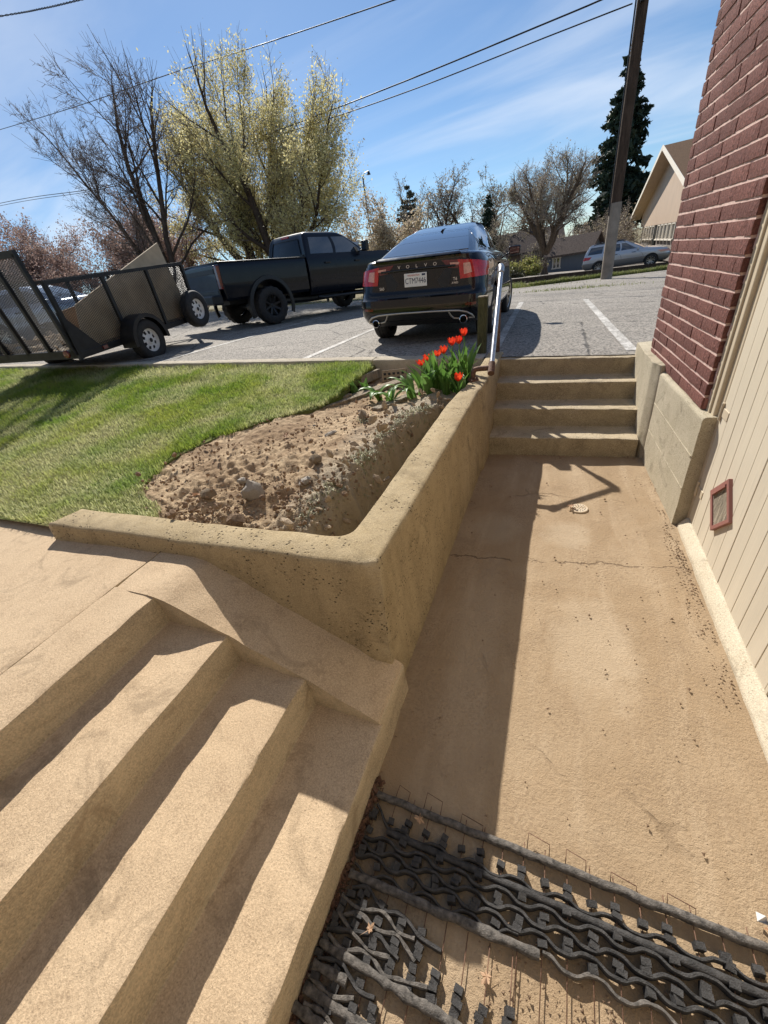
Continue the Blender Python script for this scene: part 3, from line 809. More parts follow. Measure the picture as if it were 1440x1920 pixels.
# sill strip along the floor
rough_extrude([(BX + .030, -.06), (BX + .034, .018), (BX + .072, .075), (BX + .14, .080), (BX + .14, -.06)], 'y', -2.5, 2.66, .05, .004, 31., .008).build('door_sill', MAT['cream_sill'], bld, smooth=40, world=True)
# boarded doors: boards side by side, one leaf proud of the other
SX = BX + .080
def boards(y_hi, y_lo, x0, wdt, z1=3.6, skip=None):
    y = y_hi; k = 0
    while y > y_lo + .02:
        w = min(wdt[k % len(wdt)], y - y_lo); gap = .004 if k % 2 else .002
        MB().box((x0 + .012 + rnd.uniform(-.0012, .0012), y - w / 2, (z1 + .078) / 2), (.024, w - gap, z1 - .078)).build('plank', MAT['cream'], bld, bevel=.002, seg=1, world=True)
        y -= w; k += 1
boards(2.66, 1.345, SX, [.105, .108, .11, .104, .112])
boards(1.338, -1.9, SX + .030, [.14, .105, .15, .12, .11])
MB().box((SX + .066, .4, 1.8), (.02, 5.0, 3.4)).build('door_backing', MAT['grey_wood'], bld, world=True)
# strap hinges on the far leaf
for hz_ in (.80, 1.62, .30):
    h = MB(); h.box((SX - .001, 2.60, hz_), (.006, .09, .05)); h.tube([(SX - .006, 2.655, hz_ - .05), (SX - .006, 2.655, hz_ + .05)], .008, 8)
    h.build('hinge', MAT['cream_trim'], bld, world=True, bevel=.002)
# diamond window in the far leaf
dc = Vector((SX - .006, 2.262, .415)); a_ = .148
dm = lambda r: [Vector((0, r, 0)), Vector((0, 0, r)), Vector((0, -r, 0)), Vector((0, 0, -r))]
fr = None
fo, fi = dm(a_ * 1.12), dm(a_ * .90)
vs = []; fs = []
for q in (fo, fi):
    for x in (-.012, .012): vs += [dc + p + Vector((x, 0, 0)) for p in q]
for i in range(4):
    j = (i + 1) % 4
    fs += [(i, j, 8 + j, 8 + i), (8 + i, 8 + j, 12 + j, 12 + i), (i, 4 + i, 4 + j, j), (4 + i, 12 + i, 12 + j, 4 + j)]
fr = MB().add(vs, fs).build('diamond_window', MAT['red_trim'], bld, world=True, bevel=.002, seg=1)
pv = [dc + p + Vector((-.004, 0, 0)) for p in dm(a_ * .91)]
pm = bpy.data.meshes.new('weathered_panel'); pm.from_pydata([tuple(p) for p in pv], [], [(0, 1, 2, 3)]); pm.transform(PW[bld.name].inverted())
link('weathered_panel', pm, MAT['grey_wood'], fr)
m2 = MB()
up_ = [dc + Vector((-.008, 0, a_ * .80)), dc + Vector((-.008, -a_ * .80, 0))]
m2.bar(dc + Vector((-.006, .0, a_ * .84)), dc + Vector((-.006, a_ * .84, 0)), .02, .012); o2 = m2.build('inner_stop', MAT['red_trim'], None); o2.data.transform(PW[bld.name].inverted()); o2.parent = fr

# unseen wall and base added behind camera to cut skylight and darken car reflections
pm_ = MB().box((.2, -2.75, 2.9), (17.0, .2, 4.4)); pm_.build('added_rear_wall', MAT['block'], bld, world=True)
MB().box((.2, -2.72, .25), (17.0, .26, 1.0)).build('added_rear_footing', MAT['pale'], bld, world=True)
# ------------------------------------------------------------------ handrail, post, drain
PIPE = .024
hr = thing('pipe_handrail', 'bent pipe handrail bolted to the top of the retaining wall', 'handrail', (-.69, 3.72, .77))
A0, A1 = Vector((-.548, 3.70, .865)), Vector((-.610, 4.84, 1.60))
MB().tube([A0, A1], .0235, 14).build('rail', MAT['galv'], hr, smooth=50, world=True)
MB().tube([A0 + (A0 - A1).normalized() * .05, A0 + (A1 - A0).normalized() * .07], .031, 14).build('tee_fitting', MAT['rust'], hr, smooth=50, world=True)
lg = [Vector((-.715, 3.70, .765)), Vector((-.715, 3.705, .81)), Vector((-.712, 3.71, .845)), Vector((-.695, 3.715, .868)), Vector((-.665, 3.715, .873)), Vector((-.545, 3.72, .873))]
MB().tube(lg, .0235, 12).build('foot_elbow', MAT['rust'], hr, smooth=50, world=True)
MB().lathe([(0, .016), (.050, .016), (.052, .012), (.052, .0)], 14, Matrix.Translation((-.715, 3.70, .772)) @ Matrix.Rotation(-math.pi / 2, 4, 'Y')).build('flange', MAT['rust'], hr, smooth=40, world=True)
for k in range(4):
    a = k * math.pi / 2 + .6; MB().lathe([(0, .03), (.008, .03), (.009, .0)], 6, Matrix.Translation((-.715 + .038 * math.cos(a), 3.70 + .038 * math.sin(a), .775)) @ Matrix.Rotation(-math.pi / 2, 4, 'Y')).build('bolt', MAT['rust'], hr, world=True)
el = [A1 + (A0 - A1).normalized() * .07, A1 + (A0 - A1).normalized() * .02 + Vector((0, 0, .012)), A1 + Vector((-.01, .035, .015)), A1 + Vector((-.022, .055, -.02)), A1 + Vector((-.026, .06, -.09))]
MB().tube(el, .031, 14).build('elbow', MAT['galv'], hr, smooth=50, world=True)
MB().tube([A1 + Vector((-.026, .06, -.06)), (-.655, 4.905, .72)], .0235, 12).build('rail_post', MAT['rust'], hr, smooth=50, world=True)
MB().tube([A1 + Vector((-.026, .06, -.10)), A1 + Vector((-.026, .06, -.13))], .030, 12).build('coupling', MAT['rust'], hr, smooth=50, world=True)
ps = thing('wooden_post', 'short green-stained wooden post behind the tulips at the kerb', 'post', (-.84, 4.90, .70))
MB().bar((-.845, 4.93, .68), (-.812, 4.93, 1.36), .10, .10, (0, 1, 0)).build('post_shaft', MAT['post_wood'], ps, world=True, bevel=.006)
MB().bar((-.8125, 4.93, 1.352), (-.812, 4.93, 1.364), .104, .104, (0, 1, 0)).build('post_top', MAT['grey_wood'], ps, world=True, bevel=.003)
dr = thing('floor_drain', 'small round perforated floor drain in the walkway by the upper steps', 'drain', (.235, 2.80, .004))
dmb = MB(); dmb.lathe([(0, .003), (.060, .003), (.064, .0), (.064, -.01)], 28, Matrix.Translation((.235, 2.80, .006)) @ Matrix.Rotation(-math.pi / 2, 4, 'Y')); dmb.build('drain_cover', MAT['tread'], dr, smooth=30, world=True)
mb = MB()
for ring, cnt in ((.012, 4), (.028, 9), (.044, 14)):
    for k in range(cnt):
        a = 2 * math.pi * k / cnt + ring * 9; mb.lathe([(0, .0102), (.0046, .0102)], 6, Matrix.Translation((.235 + ring * math.cos(a), 2.80 + ring * math.sin(a), 0)) @ Matrix.Rotation(-math.pi / 2, 4, 'Y'))
mb.build('drain_hole', MAT['black_plastic'], dr, world=True, kind='stuff')

# ------------------------------------------------------------------ link mats on the walk
def strip(pts, w, h, z, frayed=0., seed=0):
    """flat-sided rubber strip standing on edge along a wavy line"""
    mb = MB(); n = len(pts); v = []
    for i, (x, y) in enumerate(pts):
        a = Vector(pts[max(0, i - 1)]); b = Vector(pts[min(n - 1, i + 1)]); t = (b - a).normalized(); nr = Vector((-t.y, t.x))
        ww = w * (1 + frayed * nz(x, y, seed, 40)); hh = h * (1 + .35 * frayed * nz(x, y, seed + 3, 25)); zz2 = z + .004 * nz(x, y, seed, 5)
        c = Vector((x, y))
        for s_, zt in ((-1, 0), (-1, hh * .8), (-.55, hh), (.55, hh), (1, hh * .8), (1, 0)):
            q = c + nr * (ww / 2 * s_); v.append((q.x, q.y, zz2 + zt))
    f = [(i * 6 + k, i * 6 + (k + 1) % 6, (i + 1) * 6 + (k + 1) % 6, (i + 1) * 6 + k) for i in range(n - 1) for k in range(6)]
    f += [tuple(range(6))[::-1], tuple((n - 1) * 6 + k for k in range(6))]
    return mb.add(v, f)
def wavy(x0, x1, yc, amp, ph, slope=0., sag=0.):
    n = int((x1 - x0) / .009); out = []
    for i in range(n + 1):
        x = x0 + (x1 - x0) * i / n; s_ = math.sin(2 * math.pi * (x - ph) / .1345)
        out.append((x, yc + slope * x + amp * (s_ + .12 * math.sin(3 * 2 * math.pi * (x - ph) / .1345)) + sag * nz(x, 1, 0, 4)))
    return out
def line(x0, y0, x1, y1, wob=.003, sd=0.):
    n = max(4, int(abs(x1 - x0) / .02)); return [(x0 + (x1 - x0) * i / n, y0 + (y1 - y0) * i / n + wob * nz(i * .3, sd, 0, 1)) for i in range(n + 1)]
lk = [MB().box((0, 0, .013), (.024, .017, .026)), MB().box((0, 0, .012), (.022, .020, .024), M=Matrix.Rotation(.15, 3, 'Y')), MB().box((0, 0, .014), (.026, .016, .026), M=Matrix.Rotation(-.12, 3, 'X'))]
lkm = []
for q in lk:
    me = bpy.data.meshes.new('rubber_link'); me.from_pydata(q.v, [], q.f); me.materials.append(MAT['rubber']); me.update(); lkm.append(me)
def links(parent, spots, ox, oy):
    for x, y in spots:
        o = bpy.data.objects.new('rubber_link', rnd.choice(lkm)); COL.objects.link(o); o.parent = parent
        o.location = (x - ox + rnd.uniform(-.003, .003), y - oy + rnd.uniform(-.002, .002), .004); o.rotation_euler = (rnd.uniform(-.2, .2), rnd.uniform(-.15, .15), rnd.uniform(-.25, .25))
XR = 1.0 - .22
m1 = thing('rubber_link_mat', 'black rubber link mat with wavy strips, spread across the whole walkway', 'door mat', (0, .42, 0))
strip(line(-.525, .546, XR, .541, .006, 2), .022, .024, .006, .2, 1).build('edge_strip', MAT['rubber_dust'], m1, smooth=50, world=True)
strip(line(-.447, .447, XR, .440, .002, 4), .020, .022, .006, .2, 2).build('edge_strip', MAT['rubber'], m1, smooth=50, world=True)
strip(line(-.528, .296, .082, .318, .004, 6), .024, .024, .006, .5, 3).build('edge_strip', MAT['rubber_dust'], m1, smooth=50, world=True)
w0 = [(-.512, .514), (-.49, .497), (-.468, .472), (-.447, .456)] + wavy(-.43, XR, .460, .0090, -.434, .012)
strip(w0, .009, .024, .004, .15, 5).build('wavy_strip', MAT['rubber'], m1, smooth=50, world=True)
for k, (a0, a1, yc, ph) in enumerate([(-.52, XR, .417, -.072 - .134 * 3 + .0), (-.523, XR, .3845, -.16), (-.53, XR, .354, -.226), (-.52, .022, .331, -.16)]):
    strip(wavy(a0, a1, yc, .0100, ph, (.008 if k == 0 else .004 if k == 1 else -.004 if k == 2 else .03)), .0105 if k < 3 else .008, .025, .004, .15, 7 + k).build('wavy_strip', MAT['rubber'], m1, smooth=50, world=True)
strip(wavy(.09, XR, .318, .0105, .06, .0), .010, .023, .004, .4, 17).build('wavy_strip', MAT['rubber_dust'], m1, smooth=50, world=True)
sp = []
for k in range(-1, 19):
    x = -.447 + .0668 * k
    if x > .74: break
    if k % 2 == 0: sp += [(x, .484), (x, .404), (x, .388), (x, .343)]
    else: sp += [(x, .474), (x, .493), (x, .432), (x, .371), (x, .357)]
links(m1, sp, 0, .42)
for k in range(-1, 19):
    x = -.447 + .0668 * k
    if x > .74: break
    y0 = .33 if not (.0 < x < .6) else rnd.uniform(-.05, .05)
    y0 = min(y0, .30); MB().tube([(x, .575 if k % 3 else .56, .012), (x + .002, .45, .016), (x - .001, y0, .012)], .0016, 5).build('wire_rod', MAT['rust'], m1, smooth=True, world=True)
# wire hoops sticking out of the edge strip
for (xa, xb, d, t) in [(-.455, -.405, .045, .0), (-.34, -.275, .05, .012), (-.20, -.12, .025, .010), (.03, .10, .040, .02), (.15, .21, .035, .016), (.28, .35, .02, .012), (.43, .5, .02, .015)]:
    MB().tube([(xa, .555, .012), (xa + .002, .56 + d, .012 + t), (xb, .56 + d - .012, .012 + t), (xb, .552, .012)], .0016, 5).build('wire_hoop', MAT['rust'], m1, smooth=True, world=True)

m2_ = thing('torn_link_mat', 'torn piece of grey dusty rubber link mat against the lowest step', 'door mat', (-.35, .12, 0))
TS = [[(-.502, .264), (-.452, .282), (-.412, .261), (-.372, .25), (-.339, .258), (-.303, .254), (-.276, .241), (-.252, .232), (-.186, .227)],
 [(-.528, .237), (-.484, .227), (-.447, .227), (-.393, .243), (-.361, .238), (-.32, .219), (-.268, .223)], [(-.501, .196), (-.454, .216), (-.4, .203), (-.365, .203), (-.323, .212), (-.29, .198), (-.254, .18)],
 [(-.539, .149), (-.475, .169), (-.41, .184), (-.372, .191), (-.338, .177), (-.301, .167)], [(-.527, .199), (-.464, .172), (-.423, .16), (-.384, .152), (-.327, .162)],
 [(-.528, .141), (-.472, .127), (-.415, .144), (-.374, .141), (-.334, .124), (-.293, .13), (-.254, .137), (-.205, .146)], [(-.534, .086), (-.465, .101), (-.428, .086), (-.387, .071), (-.341, .075)],
 [(-.545, .045), (-.465, .035), (-.434, .04), (-.396, .054)], [(-.53, -.005), (-.47, .0), (-.43, -.012), (-.39, -.008), (-.34, -.022)], [(-.53, -.04), (-.47, -.05), (-.40, -.04), (-.34, -.055), (-.28, -.05)]]
def smooth_line(P, step=.008):
    out = []
    for i in range(len(P) - 1):
        p0, p1, p2, p3 = [Vector(P[max(0, min(len(P) - 1, i + k))]) for k in (-1, 0, 1, 2)]; m = max(2, int((p2 - p1).length / step))
        for k in range(m):
            u = k / m; out.append(tuple(.5 * ((2 * p1) + (p2 - p0) * u + (2 * p0 - 5 * p1 + 4 * p2 - p3) * u * u + (3 * p1 - p0 - 3 * p2 + p3) * u ** 3)))
    return out + [P[-1]]
for k, P in enumerate(TS): strip(smooth_line(P), .0115, .026, .004, .55, 40 + k).build('wavy_strip', MAT['rubber_dust'] if k % 3 else MAT['rubber'], m2_, smooth=50, world=True)
for k, (xa, ya, xb, yb) in enumerate([(-.545, .117, -.10, .110), (-.546, .023, -.25, .018), (-.555, -.020, -.30, -.022), (-.542, .068, -.43, .075)]):
    strip(line(xa, ya, xb, yb, .004, 9 + k), .024, .026, .006, .6, 31 + k).build('edge_strip', MAT['rubber_dust'], m2_, smooth=50, world=True)
sp = [(-.466, .255), (-.452, .238), (-.385, .262), (-.455, .204), (-.46, .19), (-.386, .225), (-.389, .212), (-.317, .245), (-.321, .23), (-.251, .25), (-.465, .149), (-.393, .179), (-.388, .162), (-.322, .194), (-.323, .182), (-.253, .211), (-.254, .195), (-.394, .134), (-.322, .15), (-.323, .139), (-.255, .167), (-.255, .149), (-.255, .125), (-.395, .088), (-.188, .175), (-.192, .161), (-.191, .148), (-.19, .135), (-.189, .123), (-.122, .17), (-.124, .157), (-.124, .144), (-.124, .132), (-.125, .116), (-.055, .164), (-.062, .146), (.01, .181), (-.52, .222), (-.524, .204), (-.527, .186), (-.523, .167), (-.53, .133), (-.338, .057), (-.337, .042), (-.393, .036), (-.536, .1), (-.525, .05), (-.46, .055), (-.46, .01), (-.39, .005), (-.32, .0), (-.47, .085), (-.45, .27), (-.50, .25)]
for x, ya, nn in ((-.122, .10, 3), (-.058, .128, 5), (.008, .158, 5), (.01, .13, 4), (.078, .14, 5), (-.19, .06, 3)): sp += [(x + .003 * nz(j, x, 0, 3), ya - j * .0145) for j in range(nn)]
links(m2_, sp, -.35, .12)
for k in range(-1, 8):
    x = -.447 + .0655 * k; MB().tube([(x, .295, .012), (x + .002, .2, .014), (x, -.05, .010)], .0016, 5).build('wire_rod', MAT['rust'], m2_, smooth=True, world=True)
mb = MB()
for k in range(260):
    x, y = rnd.uniform(-.56, -.535) + rnd.gauss(0, .012), rnd.uniform(-.1, .6); crumb0 = rnd.uniform(.004, .012)
    mb.box((x, y, .006 + crumb0 * .4), (crumb0 * 2, crumb0 * rnd.uniform(.6, 2.4), crumb0 * .5), M=Euler((rnd.random(), rnd.random(), rnd.random() * 6)).to_matrix())
mb.build('leaf_litter', MAT['rust'], kind='stuff', label='brown litter packed between the mats and the lowest step', cat='litter')

# ------------------------------------------------------------------ dead leaves and litter
def leaf_mesh(name, seed, s=1.0, maple=True):
    """curled five-lobed dead leaf with a stalk"""
    rr_ = random.Random(seed); v = [(0, 0, .010 * s)]; lobes = [(-2.2, .62), (-1.15, .85), (0, 1.0), (1.1, .9), (2.25, .6)]; ring = []
    for a, r in lobes:
        a += rr_.uniform(-.15, .15); r *= rr_.uniform(.75, 1.1)
        ring += [(a - .34, r * .62), (a - .16, r * .80), (a, r), (a + .17, r * .78), (a + .36, r * .60)]
        ring.append((a + .55, .40 * rr_.uniform(.8, 1.2)))
    ring.append((math.pi, .18)); cu = rr_.uniform(6, 14) / s; ax = rr_.uniform(0, 3)
    for a, r in ring:
        x, y = .034 * s * r * math.cos(a), .034 * s * r * math.sin(a); u = x * math.cos(ax) + y * math.sin(ax)
        v.append((x * .85, y * .85, .004 + cu * u * u + rr_.uniform(0, .006) * s))
    n = len(ring); f = [(0, 1 + k, 1 + (k + 1) % n) for k in range(n)]
    k = len(v); v += [(-.004 * s, -.001, .008 * s), (-.004 * s, .001, .008 * s), (-.05 * s, .008 * s, .012 * s)]; f.append((k, k + 1, k + 2))
    me = bpy.data.meshes.new(name); me.from_pydata(v, [], f)
    at = me.attributes.new('rnd', 'FLOAT', 'POINT'); at.data.foreach_set('value', np.full(len(v), rr_.random(), np.float32)); return me
LV = [((-.345, .512, .030), 1.0, 2, 'dried tan maple leaf lying on the mat beside the step shadow'),
      ((.182, 2.80, .016), 1.5, 3, 'curled pale dead leaf lying against the floor drain'),
      ((.688, .575, .014), 1.4, 4, 'curled orange-brown dead leaf beside the mat at the right frame edge'),
      ((-2.05, 1.50, None), 2.1, 5, 'large tan dead leaf on the dug soil near the wall'),
      ((-.405, .192, .030), .7, 6, 'small rust-brown leaf caught in the torn mat'),
      ((-.05, .225, .008), .9, 7, 'crumpled straw-coloured leaf between the bare mat wires'),
      ((-1.98, 2.42, None), 1.7, 8, 'pale dry leaf standing up in the middle of the dug soil'),
      ((-1.30, .09, .012), .9, 9, None)]
for (x, y, z), s_, sd, lb in LV:
    if lb is None: continue
    zz3 = soil_z(x, y) + .012 if z is None else z
    o = link('dead_leaf', leaf_mesh('dead_leaf', sd, s_), MAT['dead_leaf'], None, label=lb, cat='leaf'); o.location = (x, y, zz3); o.rotation_euler = (rnd.uniform(-.5, .5), rnd.uniform(-.4, .4), rnd.uniform(0, 6))
wp = MB(); wp.add([(0, 0, 0), (.03, .006, .0), (.012, .008, .034), (.02, -.006, .016), (.0, .02, .007)], [(0, 1, 2), (0, 2, 4), (1, 3, 2), (0, 3, 1)])
o = wp.build('paper_scrap', MAT['white'], label='scrap of white paper standing by the mat at the right frame edge', cat='litter'); o.location = (.655, .60, .01)
# grit and crumbs swept along the edges
mb = MB()
def crumb(mb, x, y, z, r):
    a = rnd.random() * 6; v = [(x + r * math.cos(a + k * 2.1) * rnd.uniform(.6, 1.2), y + r * math.sin(a + k * 2.1) * rnd.uniform(.6, 1.2), z - r * .2) for k in range(3)]
    mb.add(v + [(x, y, z + r * rnd.uniform(.5, 1.1))], [(0, 1, 3), (1, 2, 3), (2, 0, 3), (0, 2, 1)])
for k in range(900):
    m = rnd.random()
    if m < .34: x, y = .81 - abs(rnd.gauss(0, .045)), rnd.uniform(1.3, 3.6) if rnd.random() < .5 else rnd.gauss(2.25, .3)
    elif m < .5: x, y = -.585 + abs(rnd.gauss(0, .05)), rnd.uniform(.2, 3.7)
    elif m < .62: x, y = rnd.uniform(-.5, .7), 3.74 - abs(rnd.gauss(0, .04))
    elif m < .8: x, y = rnd.uniform(-.1, .45), rnd.gauss(.25, .1)
    else: x, y = rnd.uniform(-.5, .78), rnd.uniform(.2, 3.6)
    if y > 3.74: continue
    crumb(mb, x, y, .008 + .01 * fbm(x, y, 1, 1.1, 3), rnd.uniform(.002, .0075) * (1.5 if rnd.random() < .08 else 1))
mb.build('grit', MAT['clod'], kind='stuff', label='brown grit and crumbs of soil scattered over the walkway', cat='grit')

# ------------------------------------------------------------------ stones, clods, boards in the bed
def rock_mesh(seed, sub=2):
    bm = bmesh.new(); bmesh.ops.create_icosphere(bm, subdivisions=sub, radius=1)
    for v in bm.verts:
        d = mnoise.noise(v.co * 1.3 + Vector((seed, 0, 0))); v.co *= 1 + .45 * d
        for ax in range(3): v.co[ax] = round(v.co[ax] * 2.2 + .2 * seed) / 2.2 * .35 + v.co[ax] * .65
    me = bpy.data.meshes.new('rock'); bm.to_mesh(me); bm.free(); return me
ROCKS = [((-1.68, 1.60), (.065, .05, .075), 'rock', 'largest pale grey stone standing up in the dug soil'),
         ((-1.42, 1.78), (.045, .04, .022), 'rock', 'flat pale stone to the right of the largest stone in the soil'),
         ((-1.86, 1.72), (.035, .03, .02), 'rock', 'small pale stone just left of the largest stone in the soil'),
         ((-1.60, 1.33), (.05, .038, .05), 'clod', 'brown stone at the foot of the soil near the front wall'),
         ((-1.62, 2.55), (.055, .025, .018), 'rock', 'long thin pale stone in the middle of the soil'),
         ((-1.42, 2.02), (.05, .04, .035), 'clay', 'lump of pale clay by the edge of the trench'),
         ((-1.46, 2.85), (.04, .035, .045), 'clay', 'weathered clay stump with a weed growing on top'),
         ((-1.95, 1.55), (.05, .04, .035), 'clay', 'dusty lump beside the large tan leaf')]
for i, ((x, y), sc, mt, lb) in enumerate(ROCKS):
    o = link('stone', rock_mesh(i * 3.7 + 1), MAT[mt], None, smooth=30, label=lb, cat='stone', group='stones in the dug bed'); o.location = (x, y, soil_z(x, y) + sc[2] * .35); o.scale = sc; o.rotation_euler = (rnd.uniform(-.4, .4), rnd.uniform(-.4, .4), rnd.uniform(0, 6))
mb = MB()
ico = rock_mesh(99, 1); iv = [v.co.copy() for v in ico.vertices]; ifs = [tuple(p.vertices) for p in ico.polygons]
for k in range(9000):
    y = rnd.uniform(1.22, 3.5) if rnd.random() < .5 else 1.2 + abs(rnd.gauss(0, .5)); x = edge_x(y) + .03 + rnd.random() ** 1.1 * (-.9 - edge_x(y))
    cl = nz(x, y, 4, 2.6) + .3 * sst(2.2, 1.4, y)
    if rnd.random() > .35 + cl: continue
    r = (.0035 + .011 * rnd.random() ** 2.2) * (1.8 if rnd.random() < .06 else 1); Rm = Euler((rnd.random() * 6, rnd.random() * 6, 0)).to_matrix(); st = Vector((1, rnd.uniform(.7, 1.2), rnd.uniform(.5, .9)))
    b = Vector((x, y, soil_z(x, y) + r * .3)); mb.add([b + Rm @ Vector((q.x * st.x, q.y * st.y, q.z * st.z)) * r for q in iv], ifs)
mb.build('soil_clods', MAT['clod'], kind='stuff', label='loose brown clods and crumbs covering the dug bed', cat='clods')
mb = MB()
for k in range(300):
    y = rnd.uniform(1.3, 3.35); x = -1.13 + .16 * sst(2.4, 3.35, y) + rnd.gauss(0, .05) + .07 * nz(0, y, 7, 1.9) + .05 * nz(0, y, 9, 6)
    r = .010 + .028 * rnd.random() ** 3; Rm = Euler((rnd.random() * 6, rnd.random() * 6, 0)).to_matrix(); b = Vector((x, y, soil_z(x, y) + r * .1)); mb.add([b + Rm @ Vector((q.x * 1.3, q.y * .8, q.z * .45)) * r for q in iv], ifs)
mb.build('clay_lumps', MAT['clay'], kind='stuff', label='pale crumbling clay lumps along the lip of the trench', cat='clay')
# pale weeds and roots along the trench lip
pts = []; 
for k in range(2200):
    y = rnd.uniform(1.35, 3.25); x = -1.16 + .16 * sst(2.4, 3.35, y) + rnd.gauss(0, .045) + .07 * nz(0, y, 7, 1.9)
    if nz(x, y, 2, 5) < .0: continue
    pts.append((x, y, soil_z(x, y), 1.))
for c in ((-1.46, 2.85), (-1.05, 2.95), (-1.13, 2.1), (-.98, 1.55)):
    for k in range(60): x, y = rnd.gauss(c[0], .04), rnd.gauss(c[1], .05); pts.append((x, y, soil_z(x, y) + .02, 1.2))
blades('trench_weeds', pts, .010, .030, .004, 1.8, MAT['weed'], 21, label='pale small weeds and roots along the lip of the trench', cat='weeds')
BD = [((-2.20, 3.12), (-1.62, 4.28), .15, .035, 'board', .03, 'wide weathered board lying along the back of the bed'),
      ((-2.35, 3.02), (-1.98, 3.62), .05, .05, 'board', .025, 'narrow timber edging half sunk beside the grass'),
      ((-1.50, 3.15), (-1.30, 3.85), .10, .025, 'grey_wood', .015, 'grey split board under the drooping tulip leaves'),
      ((-2.10, 4.05), (-2.02, 4.52), .05, .10, 'grey_wood', .06, 'short dark edging board beside the grass at the kerb')]
for a, b, w, h, mt, up_z, lb in BD:
    za, zb = soil_z(*a) + up_z, soil_z(*b) + up_z
    MB().bar((*a, za), (*b, zb), w, h).build('old_board', MAT[mt], label=lb, cat='board', group='boards in the bed', bevel=.004)
hb = thing('hollow_brick', 'weathered brick with a row of holes standing at the kerb', 'brick', (-1.78, 4.42, soil_z(-1.78, 4.42)))
hM = Matrix.Rotation(.12, 3, 'Z') @ Matrix.Rotation(-.25, 3, 'X')
MB().box((-1.78, 4.42, soil_z(-1.78, 4.42) + .06), (.30, .07, .13), M=hM).build('brick_body', MAT['clay'], hb, world=True, bevel=.006)
for r_ in range(2):
    for k in range(5): MB().box(Vector((-1.78, 4.42, soil_z(-1.78, 4.42) + .06)) + hM @ Vector((-.11 + .055 * k, -.036, -.03 + .05 * r_)), (.03, .004, .026), M=hM).build('brick_hole', MAT['black_plastic'], hb, world=True)

# ------------------------------------------------------------------ tulips
def strap_leaf(mb, base, ang, L, w, droop, seed, rv):
    rr_ = random.Random(seed); d = Vector((math.cos(ang), math.sin(ang), 0)); t = Vector((-d.y, d.x, 0)); n = 9; v = []; r_ = []
    for i in range(n):
        f = i / (n - 1); wd = w * (math.sin(math.pi * min(1, .12 + f * .88)) ** .7) * (1 if f < .98 else .05); th = R_(82) - droop * f ** 1.4
        if i == 0: p = Vector(base)
        else: p = p + (d * math.cos(th) + Vector((0, 0, 1)) * math.sin(th)) * (L / (n - 1))
        up2 = (Vector((0, 0, 1)) * math.cos(th) - d * math.sin(th))
        for s_ in (-1, 0, 1): v.append(p + t * (wd * s_ * .5) + up2 * (abs(s_) * wd * .22) + t * .01 * math.sin(f * 5 + seed))
    f2 = [(i * 3 + k, i * 3 + k + 1, i * 3 + k + 4, i * 3 + k + 3) for i in range(n - 1) for k in (0, 1)]
    mb.add(v, f2)
def with_rnd(o, v):
    at = o.data.attributes.new('rnd', 'FLOAT', 'POINT'); at.data.foreach_set('value', np.full(len(o.data.vertices), v, np.float32)); return o
def tulip(x, y, nleaf, flower, hgt, lb, seed, spread=1.0, droop=(.3, 1.2), LL=(.22, .34)):
    rr_ = random.Random(seed); z = soil_z(x, y) - .01; p = thing('tulip_plant', lb, 'tulip', (x, y, z), None, 'tulips beside the retaining wall')
    for k in range(nleaf):
        mb = MB(); strap_leaf(mb, (x + rr_.gauss(0, .014), y + rr_.gauss(0, .014), z), rr_.uniform(0, 6.28), rr_.uniform(*LL), rr_.uniform(.038, .075), rr_.uniform(*droop) * spread, seed * 7 + k, 0)
        with_rnd(mb.build('leaf', MAT['tulip_leaf'], p, smooth=True, world=True), rr_.random())
    if flower:
        tx, ty = x + rr_.gauss(0, .03), y + rr_.gauss(0, .03); top = z + hgt
        with_rnd(MB().tube([(x, y, z), (x * .6 + tx * .4, y * .6 + ty * .4, z + hgt * .55), (tx, ty, top)], .0045, 6).build('stem', MAT['tulip_leaf'], p, smooth=True, world=True), .6)
        openf = flower
        for k in range(6):
            a = k * math.pi / 3 + seed; d = Vector((math.cos(a), math.sin(a), 0)); t = Vector((-d.y, d.x, 0)); v = []; n = 5; ri = .85 if k % 2 else 1.0
            for i in range(n):
                f = i / (n - 1); rad = (.008 + .030 * math.sin(min(1, f * 1.5) * math.pi / 2) + (openf - 1) * .026 * f * f - (.010 * max(0, f - .6) if openf <= 1 else 0)) * ri; hz2 = .072 * f * (1.0 if openf <= 1.2 else .8); w_ = .030 * math.sin(math.pi * (.15 + .8 * f)) * (1 if f < 1 else .25)
                c = Vector((tx, ty, top)) + d * rad + Vector((0, 0, hz2))
                for s_ in (-1, 0, 1): v.append(c + t * (w_ * s_ * .8) - d * (abs(s_) * .006))
            fq = [(i * 3 + q, i * 3 + q + 1, i * 3 + q + 4, i * 3 + q + 3) for i in range(n - 1) for q in (0, 1)]
            with_rnd(MB().add(v, fq).build('petal', MAT['tulip_red'], p, smooth=True, world=True), rr_.random())
    return p
TL = [(-.97, 3.92, 5, 1.15, .42, 'tall red tulip at the middle of the clump, standing clear of its leaves'),
      (-.86, 3.98, 5, 1.0, .42, 'red tulip nearest the wooden post, tall with an upright cup'),
      (-.88, 4.14, 4, 1.1, .46, 'red tulip behind the one nearest the post, petals spread'),
      (-1.02, 3.86, 5, 1.2, .34, 'red tulip on a shorter stem in the middle of the row of blooms'),
      (-1.13, 3.92, 5, 1.7, .31, 'wide open orange-red tulip third from the left end of the clump'),
      (-1.22, 4.0, 5, 1.6, .30, 'open orange-red tulip second from the left end of the clump'),
      (-1.27, 3.86, 5, 1.6, .27, 'lowest open tulip at the left end of the clump'),
      (-.82, 3.52, 4, 1.2, .20, 'faded red tulip low against the inner face of the wall')]
